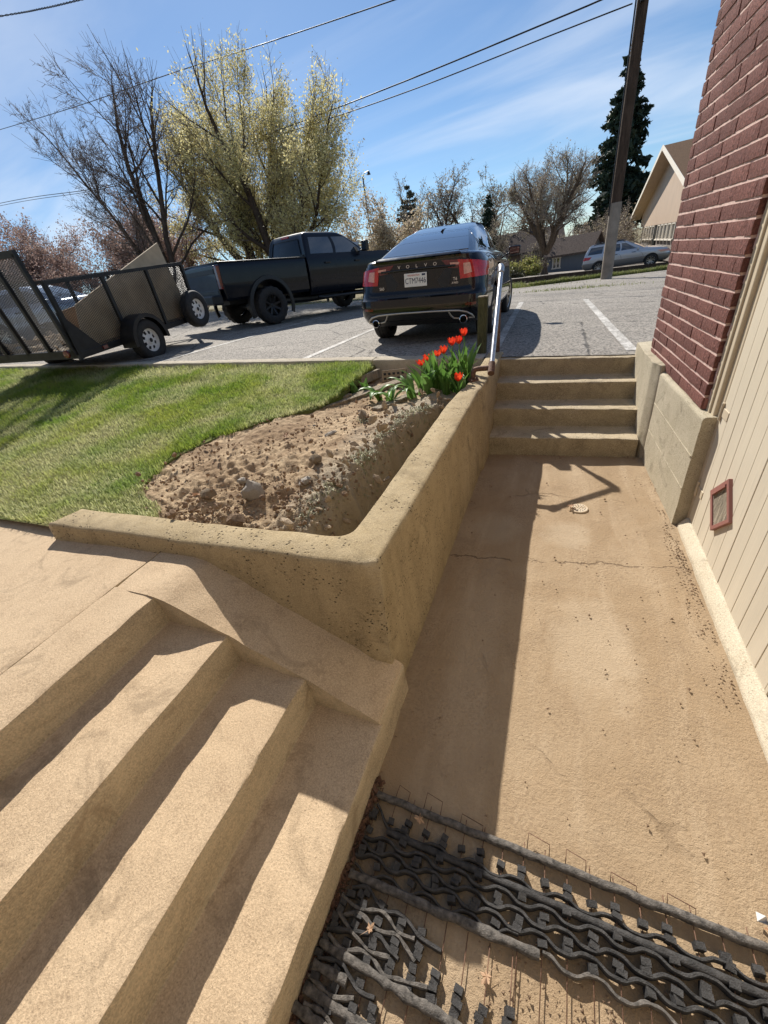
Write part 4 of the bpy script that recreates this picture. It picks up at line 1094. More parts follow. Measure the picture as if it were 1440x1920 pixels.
for i, (x, y, nl, fl_, h_, lb) in enumerate(TL): tulip(x, y, nl, fl_, h_, lb, 100 + i)
for i, (x, y, lb, dr_, ll) in enumerate([(-1.12, 3.62, 'broad-leaved tulip without a flower at the front of the clump', (.5, 1.5), (.26, .38)),
        (-.95, 3.62, 'leafy tulip without a flower between the clump and the wall', (.4, 1.3), (.24, .36)),
        (-.85, 3.74, 'leafy tulip without a flower tight against the wall', (.3, 1.0), (.22, .34)),
        (-1.28, 3.58, 'sprawling tulip with leaves lying on the soil left of the clump', (1.0, 2.0), (.26, .4)),
        (-1.45, 3.42, 'flattened tulip leaves lying over the grey split board', (1.6, 2.3), (.24, .36)),
        (-1.00, 4.22, 'leafy tulip without a flower at the back by the kerb', (.2, .8), (.28, .36)),
        (-1.62, 3.52, 'flattened tulip leaves at the edge of the wide board', (1.7, 2.3), (.2, .3)),
        (-1.05, 3.74, 'upright leafy tulip in the thick of the clump', (.2, .9), (.30, .44)),
        (-.92, 3.82, 'tall leafy tulip under the tallest bloom', (.15, .8), (.34, .46)), (-1.15, 3.78, 'leafy tulip under the open orange-red blooms', (.3, 1.1), (.28, .40)),
        (-.83, 3.90, 'tall leafy tulip hard against the wall and post', (.15, .7), (.36, .48)), (-.93, 4.05, 'leafy tulip between the two upright blooms', (.15, .7), (.34, .46)),
        (-1.22, 3.70, 'broad leafy tulip under the lowest open bloom', (.5, 1.4), (.28, .40))]):
    tulip(x, y, 6, 0, 0, lb, 200 + i, 1.0, dr_, ll)
for i, (x, y) in enumerate(((-2.02, 3.78), (-1.93, 3.86), (-2.10, 3.70))):
    tulip(x, y, 7, 0, 0, ['short grey-green bulb shoots in front of the hollow brick', 'short grey-green bulb shoots right of the sunk edging', 'short grey-green bulb shoots touching the grass edge'][i], 300 + i, 1.0, (.05, .5), (.12, .19))
# ------------------------------------------------------------------ vehicle shells
class Shell:
    """closed body from plan outlines stacked in z. level = (z, w, yr, yf, rx, ry_rear, ry_front)"""
    def __init__(s, levels, n_exp=2.4, barrel=.06):
        s.L = [np.array(l, float) for l in levels]; s.n = n_exp; s.br = barrel
    def at(s, z):
        L = s.L
        if z <= L[0][0]: return L[0]
        for a, b in zip(L, L[1:]):
            if z <= b[0]: f = (z - a[0]) / max(1e-9, b[0] - a[0]); return a + (b - a) * f
        return L[-1]
    def xy(s, t, l):
        z, w, yr, yf, rx, ryr, ryf = l; n = s.n; e = 2 / n
        bow = lambda x: .05 * (x / w) ** 2 * w          # slight bow of front and rear faces
        if t <= 1: x = t * (w - rx); return x, yr + bow(x)
        y0, y1 = yr + ryr, yf - ryf; ym = (y0 + y1) / 2; hl = (y1 - y0) / 2
        be = s.br * w
        if t <= 2:
            a = (t - 1) * math.pi / 2; x = (w - be - rx) + rx * math.sin(a) ** e; 
            xx = (w - rx) * 1.0; k = math.sin(a) ** e
            x = xx + (w - be - xx) * k; y = y0 - ryr * (max(0, math.cos(a)) ** e); return x, y + bow(min(x, w - rx)) * (1 - k)
        if t <= 3:
            y = y0 + (t - 2) * (y1 - y0); q = (y - ym) / max(hl, 1e-6); return w - be * q ** 2 * q ** 2, y
        if t <= 4:
            a = (t - 3) * math.pi / 2; k = max(0, math.cos(a)) ** e; xx = w - rx; x = xx + (w - be - xx) * k
            y = y1 + ryf * (math.sin(a) ** e); return x, y - bow(min(x, w - rx)) * (1 - k)
        x = (5 - t) * (w - rx); return x, yf - bow(x)
    def pt(s, t, z, side=1):
        x, y = s.xy(t, s.at(z)); return Vector((x * side, y, z))
    def tside(s, y, z):
        l = s.at(z); y0, y1 = l[2] + l[5], l[3] - l[6]; return 2 + (y - y0) / (y1 - y0)
    def build(s, name, mat, parent, cap=True, zsub=2, smooth=32, cut=None):
        ts = [i / 5 for i in range(5)] + [1 + i / 7 for i in range(7)] + [2 + i / 26 for i in range(26)] + [3 + i / 7 for i in range(7)] + [4 + i / 5 for i in range(6)]
        ring = [(t, 1) for t in ts] + [(t, -1) for t in ts[::-1][1:-1]]
        ls = []
        for a, b in zip(s.L, s.L[1:]):
            for k in range(zsub): ls.append(a + (b - a) * k / zsub)
        ls.append(s.L[-1]); n = len(ring); v = []
        for l in ls:
            for t, sd in ring:
                x, y = s.xy(t, l); v.append((x * sd, y, l[0]))
        f = [(j * n + i, j * n + (i + 1) % n, (j + 1) * n + (i + 1) % n, (j + 1) * n + i) for j in range(len(ls) - 1) for i in range(n)]
        if cap: f += [tuple(range(n))[::-1], tuple((len(ls) - 1) * n + i for i in range(n))]
        me = bpy.data.meshes.new(name); me.from_pydata(v, [], f); me.update()
        if cut: me = bool_cut(me, cut)
        return link(name, me, mat, parent, smooth=smooth)
    def patch(s, name, mat, parent, quad, side=1, off=.004, nu=8, nv=4, skirt=.02, fn=None, smooth=40, thick=True):
        """raised panel following the shell; quad = 4 (t, z) corners, t in 0..5"""
        a, b, c, d = quad; V = []
        def P(u, w):
            t = (a[0] * (1 - u) + b[0] * u) * (1 - w) + (d[0] * (1 - u) + c[0] * u) * w
            z = (a[1] * (1 - u) + b[1] * u) * (1 - w) + (d[1] * (1 - u) + c[1] * u) * w
            if fn: t, z = fn(t, z, u, w)
            e = 1e-3
            sd = side if t >= 0 else -side; tt = abs(t)
            p = s.pt(tt, z, sd); q1 = s.pt(min(5, tt + e), z, sd) - s.pt(max(0, tt - e), z, sd); q2 = s.pt(tt, z + e, sd) - s.pt(tt, z - e, sd)
            nr = q1.cross(q2); nr = nr.normalized() if nr.length > 1e-12 else Vector((0, -1, 0))
            ctr = Vector((0, p.y * .5 + .6, p.z - .1))
            if nr.dot(p - ctr) < 0: nr = -nr
            return p, nr
        gridp = [[P(i / nu, j / nv) for i in range(nu + 1)] for j in range(nv + 1)]
        mb = MB(); n = nu + 1
        v = [p + nr * off for r in gridp for p, nr in r]
        f = [(j * n + i, j * n + i + 1, (j + 1) * n + i + 1, (j + 1) * n + i) for j in range(nv) for i in range(nu)]
        border = [i for i in range(nu + 1)] + [j * n + nu for j in range(1, nv + 1)] + [nv * n + i for i in range(nu - 1, -1, -1)] + [j * n for j in range(nv - 1, 0, -1)]
        k0 = len(v); flat = [q for r in gridp for q in r]
        v += [flat[i][0] - flat[i][1] * skirt for i in border]; m = len(border)
        f += [(border[i], k0 + i, k0 + (i + 1) % m, border[(i + 1) % m]) for i in range(m)]
        mb.add(v, f); me = bpy.data.meshes.new(name); me.from_pydata([tuple(p) for p in mb.v], [], mb.f)
        bm = bmesh.new(); bm.from_mesh(me); bmesh.ops.recalc_face_normals(bm, faces=bm.faces); bm.to_mesh(me); bm.free()
        return link(name, me, mat, parent, smooth=smooth)

def bool_cut(me, cutters):
    a = bpy.data.objects.new('tmp_a', me); COL.objects.link(a); cs = []
    for mb in cutters:
        cm = bpy.data.meshes.new('tmp_c'); cm.from_pydata([tuple(p) for p in mb.v], [], mb.f)
        bm = bmesh.new(); bm.from_mesh(cm); bmesh.ops.recalc_face_normals(bm, faces=bm.faces); bm.to_mesh(cm); bm.free()
        c = bpy.data.objects.new('tmp_c', cm); COL.objects.link(c); cs.append(c)
        m = a.modifiers.new('b', 'BOOLEAN'); m.object = c; m.operation = 'DIFFERENCE'; m.solver = 'EXACT'
    dg = bpy.context.evaluated_depsgraph_get(); out = bpy.data.meshes.new_from_object(a.evaluated_get(dg))
    for c in cs: bpy.data.objects.remove(c)
    bpy.data.objects.remove(a); out.name = me.name; out.materials.clear()
    return out
def arch_cut(x, y, z, r, w=.36, n=28):
    sx = 1 if x > 0 else -1
    return MB().lathe([(0, x - sx * w), (r, x - sx * w), (r, x + sx * .3), (0, x + sx * .3)], n, Matrix.Translation((0, y, z)))

def wheel(parent, x, y, R, w, rim_r, kind, tyre='tyre', side=1, steer=0., lug=0., z=None):
    """tyre with a rim child; axis along X, outer face towards side"""
    M = Matrix.Translation((x, y, R if z is None else z)) @ Matrix.Rotation(steer, 4, 'Z') @ Matrix.Scale(side, 4, (1, 0, 0))
    h = w / 2
    prof = [(rim_r * .96, -h * .9), (rim_r + .25 * (R - rim_r), -h * 1.02), (R - .25 * (R - rim_r), -h * 1.0), (R - .012, -h * .86), (R, -h * .62), (R, -h * .3), (R - .008, -h * .27), (R - .008, -h * .2), (R, -h * .17), (R, h * .17), (R - .008, h * .2), (R - .008, h * .27), (R, h * .3), (R, h * .62), (R - .012, h * .86), (R - .25 * (R - rim_r), h * 1.0), (rim_r + .25 * (R - rim_r), h * 1.02), (rim_r * 1.02, h * .93), (rim_r * .95, h * .8)]
    mod = None
    n = 40
    if lug:
        n = 72; mod = lambda j, k: (-lug if ((k // 2) % 2 == (0 if j < 9 else 1)) and 3 <= j <= 15 else 0)
    t = MB().lathe(prof, n, M, mod).build('wheel', MAT[tyre], parent, smooth=35)
    rm = MB()
    if kind == 'steel_white':
        rs = [(rim_r, h * .82), (rim_r * .97, h * .62), (rim_r * .86, h * .30), (rim_r * .78, h * .33), (rim_r * .52, h * .45), (rim_r * .44, h * .42), (rim_r * .26, h * .55), (rim_r * .24, h * .72), (0, h * .72)]
        n2 = 48; v = []; f = []
        for r, xx in rs:
            for k in range(n2): a = 2 * math.pi * k / n2; v.append(M @ Vector((xx, r * math.cos(a), r * math.sin(a))))
        for i in range(len(rs) - 1):
            for k in range(n2):
                if i == 3 and k % 6 in (1, 2, 3): continue
                f.append((i * n2 + k, (i + 1) * n2 + k, (i + 1) * n2 + (k + 1) % n2, i * n2 + (k + 1) % n2))
        rim = rm.add(v, f).build('rim', MAT['white_steel'], t, smooth=30)
        MB().lathe([(rim_r * .95, h * .1), (0, h * .1)], 24, M).build('drum', MAT['black_plastic'], t)
        MB().lathe([(0, h * .80), (rim_r * .18, h * .78), (rim_r * .20, h * .5)], 14, M).build('hub_cap', MAT['black_steel'], t, smooth=30)
    else:
        spokes, mat, sw, dish = (5, 'silver_trim', .30, .15) if kind == 'alloy' else (8, 'black_steel', .20, .35)
        rm.lathe([(rim_r, h * .86), (rim_r * .97, h * .90), (rim_r * .92, h * .78), (rim_r * .90, -h * .5)], 40, M)
        for k in range(spokes):
            a = 2 * math.pi * k / spokes + .3
            for da in ((-.12, .12) if kind == 'alloy' else (0,)):
                c0, c1 = a + da * 1.6, a + da * 2.2
                p0 = M @ Vector((h * (.62 - dish), rim_r * .15 * math.cos(c0), rim_r * .15 * math.sin(c0))); p1 = M @ Vector((h * .70, rim_r * .95 * math.cos(c1), rim_r * .95 * math.sin(c1)))
                rm.bar(p0, p1, rim_r * sw * (.55 if kind == 'alloy' else 1), .028, up=(M.to_3x3() @ Vector((1, 0, 0))))
        rm.lathe([(0, h * (.76 - dish)), (rim_r * .20, h * (.72 - dish)), (rim_r * .24, h * (.4 - dish))], 18, M)
        rm.build('rim', MAT[mat], t, smooth=30)
        MB().lathe([(rim_r * .9, h * .02), (0, h * .02)], 24, M).build('brake_disc', MAT['black_plastic'], t)
    return t

def text(body, size, loc, rot, mat, parent, name, ext=.001, align='CENTER', spacing=1.0, sx=1.0):
    c = bpy.data.curves.new(name, 'FONT'); c.body = body; c.size = size; c.extrude = ext; c.align_x = align; c.align_y = 'CENTER'; c.space_character = spacing
    c.materials.append(MAT[mat]); c.resolution_u = 3
    tmp = bpy.data.objects.new('tmp', c); COL.objects.link(tmp); dg = bpy.context.evaluated_depsgraph_get()
    me = bpy.data.meshes.new_from_object(tmp.evaluated_get(dg)); bpy.data.objects.remove(tmp); me.name = name
    o = bpy.data.objects.new(name, me); COL.objects.link(o); o.parent = parent; o.location = loc; o.rotation_euler = rot; o.scale = (sx, 1, 1); return o

# ------------------------------------------------------------------ black saloon
def sedan():
    t = thing('parked_car', 'black saloon car parked rear-on at the kerb, with red tail lights', 'car', (-1.854, 6.50, .772), on_lot(.030))
    lv = [(.245, .78, -.66, 3.45, .30, .25, .3), (.265, .84, -.80, 3.55, .32, .28, .4), (.335, .895, -.895, 3.62, .34, .30, .45), (.41, .925, -.935, 3.66, .36, .31, .5), (.52, .932, -.948, 3.67, .36, .31, .5),
          (.60, .932, -.938, 3.64, .36, .31, .5), (.625, .928, -.905, 3.62, .36, .31, .5), (.66, .925, -.885, 3.58, .36, .32, .52), (.78, .922, -.870, 3.50, .38, .36, .55), (.88, .915, -.862, 3.35, .40, .40, .6),
          (.955, .90, -.858, 2.9, .40, .44, .6), (1.005, .875, -.852, 2.45, .40, .47, .5), (1.040, .845, -.862, 2.25, .38, .48, .45), (1.058, .815, -.840, 2.18, .36, .48, .42), (1.064, .79, -.77, 2.12, .34, .48, .4),
          (1.075, .775, -.62, 2.06, .34, .50, .4)]
    sh = Shell(lv, 2.5, .05)
    sh.build('body', MAT['black_paint'], t, cut=[arch_cut(s * .86, y, .33, .365) for s in (-1, 1) for y in (0, 2.776)])
    gh = Shell([(1.070, .775, -.60, 2.05, .32, .55, .45), (1.10, .762, -.50, 1.98, .30, .55, .45), (1.20, .715, -.21, 1.76, .28, .55, .42), (1.30, .655, .12, 1.52, .26, .5, .40), (1.38, .60, .42, 1.30, .24, .45, .36), (1.435, .55, .68, 1.10, .22, .3, .26), (1.47, .48, .84, .98, .2, .1, .08)], 2.6, .10)
    gh = Shell([(1.070, .775, -.60, 2.10, .26, .42, .45), (1.12, .755, -.44, 2.0, .25, .42, .45), (1.22, .705, -.13, 1.80, .24, .42, .45), (1.32, .645, .22, 1.58, .23, .40, .42), (1.39, .595, .52, 1.40, .22, .34, .36), (1.435, .545, .76, 1.24, .2, .22, .26), (1.462, .50, .92, 1.12, .2, .08, .08), (1.478, .40, .99, 1.06, .18, .03, .03)], 2.6, .10)
    gh.build('roof', MAT['black_paint'], t, smooth=50)
    gh.patch('rear_window', MAT['glass'], t, [(-1.25, 1.095), (1.25, 1.095), (1.12, 1.405), (-1.12, 1.405)], 1, .005, 16, 6)
    for sd in (1, -1):
        for (ya, yb, yc, yd) in ((.02, .80, .80, .52), (.86, 1.72, 1.30, .86)):
            q = [(gh.tside(ya, 1.10), 1.105), (gh.tside(yb, 1.10), 1.105), (gh.tside(yc, 1.37), 1.375), (gh.tside(yd, 1.37), 1.375)]
            gh.patch('side_window', MAT['glass'], t, q, sd, .004, 6, 5)
        gh.patch('quarter_window', MAT['glass'], t, [(gh.tside(-.13, 1.11), 1.115), (gh.tside(-.02, 1.11), 1.115), (gh.tside(.36, 1.34), 1.34), (gh.tside(.26, 1.33), 1.33)], sd, .004, 3, 4)
        # tail light: L of two lamps wrapping the corner
        tl = sh.patch('tail_light', MAT['red_lamp'], t, [(1.02, .775), (1.93, .79), (1.92, .93), (1.04, .985)], sd, .010, 10, 5)
        sh.patch('inner_lamp', MAT['dark_red_lamp'], tl, [(.80, .905), (1.02, .895), (1.04, .985), (.66, .995)], sd, .008, 5, 3)
        sh.patch('clear_lens', MAT['clear_lamp'], tl, [(1.10, .82), (1.28, .835), (1.26, .94), (1.12, .94)], sd, .014, 4, 3)
        sh.patch('clear_lens', MAT['clear_lamp'], tl, [(.86, .935), (1.04, .93), (1.05, .955), (.86, .960)], sd, .013, 4, 2)
        sh.patch('bumper_reflector', MAT['dark_red_lamp'], t, [(1.10, .475), (1.40, .48), (1.40, .51), (1.10, .505)], sd, .006, 4, 1)
        # tail pipe and silver skid trim
        pM = Matrix.Translation((sd * .62, -.86, .315)) @ Matrix.Rotation(-math.pi / 2, 4, 'Z')
        MB().lathe([(.048, -.10), (.052, .055), (.044, .06), (.040, -.05), (0, -.05)], 18, pM).build('tail_pipe', MAT['chrome'], t, smooth=40)
        MB().lathe([(.041, -.045), (0, -.04)], 16, pM).build('pipe_bore', MAT['black_plastic'], t)
        m = MB(); m.bar((sd * 1.04, 1.72, 1.03), (sd * .88, 1.74, 1.01), .05, .03); m.box((sd * 1.02, 1.72, 1.06), (.19, .09, .125), rz=sd * .2); mr = m.build('mirror', MAT['black_paint'], t, bevel=.022, smooth=40)
        MB().box((sd * 1.02, 1.672, 1.06), (.15, .006, .095), rz=sd * .2).build('mirror_glass', MAT['glass'], mr)
        wheel(t, sd * .80, 0, .325, .225, .225, 'alloy', side=sd); wheel(t, sd * .80, 2.776, .325, .225, .225, 'alloy', side=sd, steer=-.10)
        for y in (.35, 1.28): sh.patch('door_handle', MAT['black_paint'], t, [(sh.tside(y, .9), .885), (sh.tside(y + .2, .9), .885), (sh.tside(y + .2, .9), .91), (sh.tside(y, .9), .91)], sd, .02, 3, 1)
        sh.patch('sill_trim', MAT['silver_trim'], t, [(sh.tside(.45, .25), .245), (sh.tside(2.3, .25), .245), (sh.tside(2.3, .25), .262), (sh.tside(.45, .25), .262)], sd, .008, 8, 1)
    # black diffuser with silver outline
    sh.patch('diffuser', MAT['black_plastic'], t, [(-1.30, .268), (1.30, .268), (1.12, .415), (-1.12, .415)], 1, .006, 16, 3)
    def surf(x, z, o=.014):
        l = sh.at(z); w, rx = l[1], l[4]
        tt = abs(x) / (w - rx)
        if tt <= 1: p = sh.pt(tt, z, 1 if x >= 0 else -1)
        else:
            best = min((abs(sh.pt(1 + k / 60, z, 1).x - abs(x)), k) for k in range(61)); p = sh.pt(1 + best[1] / 60, z, 1 if x >= 0 else -1)
        return Vector((x, p.y - o, z))
    tp = []
    for sd in (-1, 1):
        loop = [(.46, .425), (.56, .42), (.66, .40), (.725, .36), (.745, .32)]
        MB().tube([surf(sd * a, b) for a, b in [(.0, .43), (.2, .43)] + loop], .0125, 8).build('bumper_trim', MAT['silver_trim'], t, smooth=50)
        MB().tube([surf(sd * a, b) for a, b in ((.42, .427), (.455, .365), (.49, .33), (.56, .322))], .012, 8).build('bumper_trim', MAT['silver_trim'], t, smooth=50)
        MB().tube([surf(sd * a, b) for a, b in ((.68, .328), (.745, .322))], .012, 8).build('bumper_trim', MAT['silver_trim'], t, smooth=50)
    # boot lid: spoiler lip, recess, plate, lettering
    sh.patch('spoiler_lip', MAT['black_paint'], t, [(-1.15, 1.040), (1.15, 1.040), (1.10, 1.066), (-1.10, 1.066)], 1, .022, 16, 2)
    sh.patch('boot_seam', MAT['black_plastic'], t, [(-.98, .640), (.98, .640), (.98, .650), (-.98, .650)], 1, .002, 10, 1)
    rc = [surf(x, z, .0) for x, z in ((-.42, .70), (.42, .70), (.46, .90), (-.46, .90))]
    MB().add([p + Vector((0, -.004, 0)) for p in rc], [(0, 1, 2, 3)]).build('plate_recess', MAT['black_plastic'], t)
    MB().tube([surf(-.50, .925, .010), surf(0, .930, .014), surf(.50, .925, .010)], .014, 8).build('boot_strip', MAT['black_paint'], t, smooth=50)
    pl = MB().box((-.02, -.885, .81), (.306, .006, .154)).build('licence_plate', MAT['white'], t, bevel=.002)
    text('CTM7446', .092, (-.02, -.8895, .798), (math.pi / 2, 0, 0), 'ink', pl, 'plate_number', .0006, sx=.76)
    text('WASHINGTON', .028, (-.045, -.8895, .862), (math.pi / 2, 0, 0), 'red_ink', pl, 'plate_state', .0006, sx=.85)
    MB().box((.09, -.889, .864), (.045, .002, .022)).build('plate_tab', MAT['ink'], pl)
    for k, chx in enumerate('VOLVO'): 
        x = -.24 + .12 * k; text(chx, .052, (x, surf(x, .962).y - .004, .962), (math.pi / 2, 0, 0), 'chrome', t, 'boot_letter', .003, sx=1.15)
    text('S60', .05, (-.50, surf(-.50, .735).y - .006, .735), (math.pi / 2, 0, -.10), 'chrome', t, 'model_badge', .002)
    text('T6', .05, (.50, surf(.50, .775).y - .006, .78), (math.pi / 2, 0, .10), 'chrome', t, 'model_badge', .002)
    text('AWD', .034, (.50, surf(.50, .735).y - .006, .737), (math.pi / 2, 0, .10), 'chrome', t, 'model_badge', .002)
    fm = MB(); fm.add([(-.025, .62, 1.455), (.025, .62, 1.455), (.02, .86, 1.475), (-.02, .86, 1.475), (0, .66, 1.53), (0, .80, 1.485)], [(0, 1, 4), (1, 2, 5, 4), (0, 4, 5, 3), (2, 3, 5)]); fm.build('roof_fin', MAT['black_paint'], t)
    return t
sedan()

# ------------------------------------------------------------------ pickup truck
def pickup():
    t = thing('pickup_truck', 'lifted dark pickup truck parked in the lot, hitched to the trailer', 'truck', (-7.90, 9.86, 1.055), on_lot(-.385))
    WB = 4.07; rail = 1.44; BR = -1.22; CL = 1.30
    # bed
    bs = Shell([(.66, .93, BR, CL, .06, .06, .05), (.72, .985, BR - .01, CL, .07, .07, .05), (.98, 1.0, BR - .02, CL, .07, .07, .05), (1.10, .995, BR - .02, CL, .07, .07, .05), (1.30, .985, BR - .015, CL, .07, .07, .05), (1.40, .975, BR - .01, CL, .07, .07, .05), (rail, .955, BR, CL, .07, .07, .05)], 3, .0)
    bs.build('bed', MAT['navy_paint'], t, cut=[arch_cut(s * .95, 0, .46, .56) for s in (-1, 1)])
    MB().box((0, (BR + CL) / 2, rail + .012), (1.95, CL - BR, .03)).build('bed_rail', MAT['black_plastic'], t, bevel=.01)
    tg = MB().box((0, BR - .035, 1.06), (1.70, .05, .68)).build('tailgate', MAT['navy_paint'], t, bevel=.015)
    MB().box((0, BR - .063, 1.28), (1.62, .012, .10)).build('tailgate_handle', MAT['black_plastic'], tg, bevel=.004)
    MB().box((0, BR - .062, .86), (1.60, .010, .08)).build('tailgate_ridge', MAT['navy_paint'], tg, bevel=.004)
    for sd in (-1, 1):
        MB().box((sd * .915, BR - .02, 1.15), (.13, .08, .48)).build('tail_light', MAT['dark_red_lamp'], t, bevel=.015)
    bp = MB().box((0, BR - .20, .70), (1.92, .26, .20)).build('rear_bumper', MAT['black_steel'], t, bevel=.03)
    MB().box((.0, BR - .335, .72), (.32, .01, .16)).build('plate_plinth', MAT['black_plastic'], bp, bevel=.003)
    MB().bar((0, BR - .1, .55), (0, BR - .50, .52), .065, .065).build('hitch', MAT['black_steel'], t)
    # cab lower, hood, cab top
    lo = Shell([(.56, .88, CL + .03, WB + .80, .06, .06, .2), (.64, .94, CL + .03, WB + .88, .08, .06, .25), (.86, .985, CL + .03, WB + .92, .1, .06, .3), (1.10, 1.0, CL + .03, WB + .93, .1, .06, .3), (1.30, .99, CL + .03, WB + .90, .1, .06, .3), (1.44, .965, CL + .03, WB + .84, .1, .06, .3), (1.52, .93, CL + .03, WB + .6, .12, .06, .3)], 3, .0)
    lo.build('cab_body', MAT['navy_paint'], t, cut=[arch_cut(s * .95, WB, .46, .56) for s in (-1, 1)])
    up2 = Shell([(1.44, .955, CL + .04, WB - .30, .10, .08, .25), (1.55, .93, CL + .05, WB - .44, .10, .08, .25), (1.75, .865, CL + .08, WB - .78, .10, .08, .22), (1.93, .80, CL + .12, WB - 1.12, .10, .08, .2), (2.0, .755, CL + .17, WB - 1.3, .12, .12, .2), (2.035, .66, CL + .3, WB - 1.5, .14, .2, .2), (2.05, .5, CL + .5, WB - 1.7, .14, .2, .2)], 3, .0)
    up2.build('cab_roof', MAT['navy_paint'], t, smooth=45)
    up2.patch('rear_window', MAT['glass'], t, [(-.86, 1.50), (.86, 1.50), (.84, 1.88), (-.84, 1.88)], 1, .004, 10, 4)
    MB().box((0, CL + .14, 1.965), (.34, .05, .05)).build('brake_light', MAT['red_lamp'], t, bevel=.01)
    MB().box((.0, WB - .65, 1.62), (1.5, .02, .42), M=Matrix.Rotation(-.75, 3, 'X')).build('windscreen', MAT['glass'], t)
    for sd in (-1, 1):
        for nm, (ya, yb, yc, yd) in (('rear_side_window', (CL + .22, CL + 1.02, CL + 1.00, CL + .30)), ('front_side_window', (CL + 1.12, CL + 2.12, CL + 1.66, CL + 1.10))):
            q = [(up2.tside(ya, 1.52), 1.52), (up2.tside(yb, 1.52), 1.52), (up2.tside(yc, 1.90), 1.90), (up2.tside(yd, 1.90), 1.90)]
            up2.patch(nm, MAT['glass'], t, q, sd, .004, 6, 5)
        for y in (CL + .09, CL + 1.06, CL + 2.22): lo.patch('door_seam', MAT['black_plastic'], t, [(lo.tside(y, 1), .66), (lo.tside(y + .012, 1), .66), (lo.tside(y + .012, 1), 1.45), (lo.tside(y, 1), 1.45)], sd, .0015, 1, 8)
        for y in (CL + .78, CL + 1.92): MB().box((sd * 1.005, y - .05, 1.30), (.04, .2, .045)).build('door_handle', MAT['black_plastic'], t, bevel=.012)
        lo.patch('door_crease', MAT['navy_paint'], t, [(lo.tside(CL + .1, .86), .86), (lo.tside(WB - .62, .86), .86), (lo.tside(WB - .62, .86), .90), (lo.tside(CL + .1, .86), .90)], sd, .012, 8, 2)
        m = MB(); m.bar((sd * .95, CL + 2.08, 1.54), (sd * 1.12, CL + 2.10, 1.58), .05, .04); m.box((sd * 1.15, CL + 2.10, 1.64), (.20, .12, .26)); mr = m.build('mirror', MAT['black_plastic'], t, bevel=.03, smooth=40)
        MB().box((sd * 1.15, CL + 2.036, 1.65), (.16, .006, .20)).build('mirror_glass', MAT['glass'], mr)
        MB().tube([(sd * .97, CL + .25, .50), (sd * 1.02, CL + .4, .47), (sd * 1.02, CL + 1.9, .47), (sd * .97, CL + 2.1, .50)], .04, 8).build('side_step', MAT['black_steel'], t, smooth=50)
        for y in (0, WB):
            fl2 = MB(); v = []; n = 22
            for k in range(n + 1):
                a = -.12 * math.pi + (1.24 * math.pi) * k / n
                for r, dx in ((.555, .06), (.575, .085), (.66, .075), (.675, -.02)): v.append((sd * (.965 + dx), y + r * math.cos(a), .46 + r * math.sin(a)))
            fl2.add(v, [(k * 4 + j, k * 4 + j + 1, k * 4 + j + 5, k * 4 + j + 4) for k in range(n) for j in range(3)])
            fl2.build('fender_flare', MAT['black_plastic'], t, smooth=40)
            wheel(t, sd * .90, y, .445, .31, .245, 'truck', side=sd, lug=.016)
    # under body
    u = MB(); u.box((0, WB / 2, .62), (.9, WB + 1.8, .12)); u.tube([(-.8, 0, .44), (.8, 0, .44)], .07, 10); u.tube([(-.8, WB, .44), (.8, WB, .44)], .07, 10); u.lathe([(0, -.18), (.17, -.1), (.17, .1), (0, .18)], 14, Matrix.Translation((0, 0, .44)))
    u.tube([(.5, .3, .52), (.5, 1.6, .48), (.5, 2.6, .5)], .1, 10)
    u.build('chassis', MAT['black_steel'], t)
    return t
pickup()

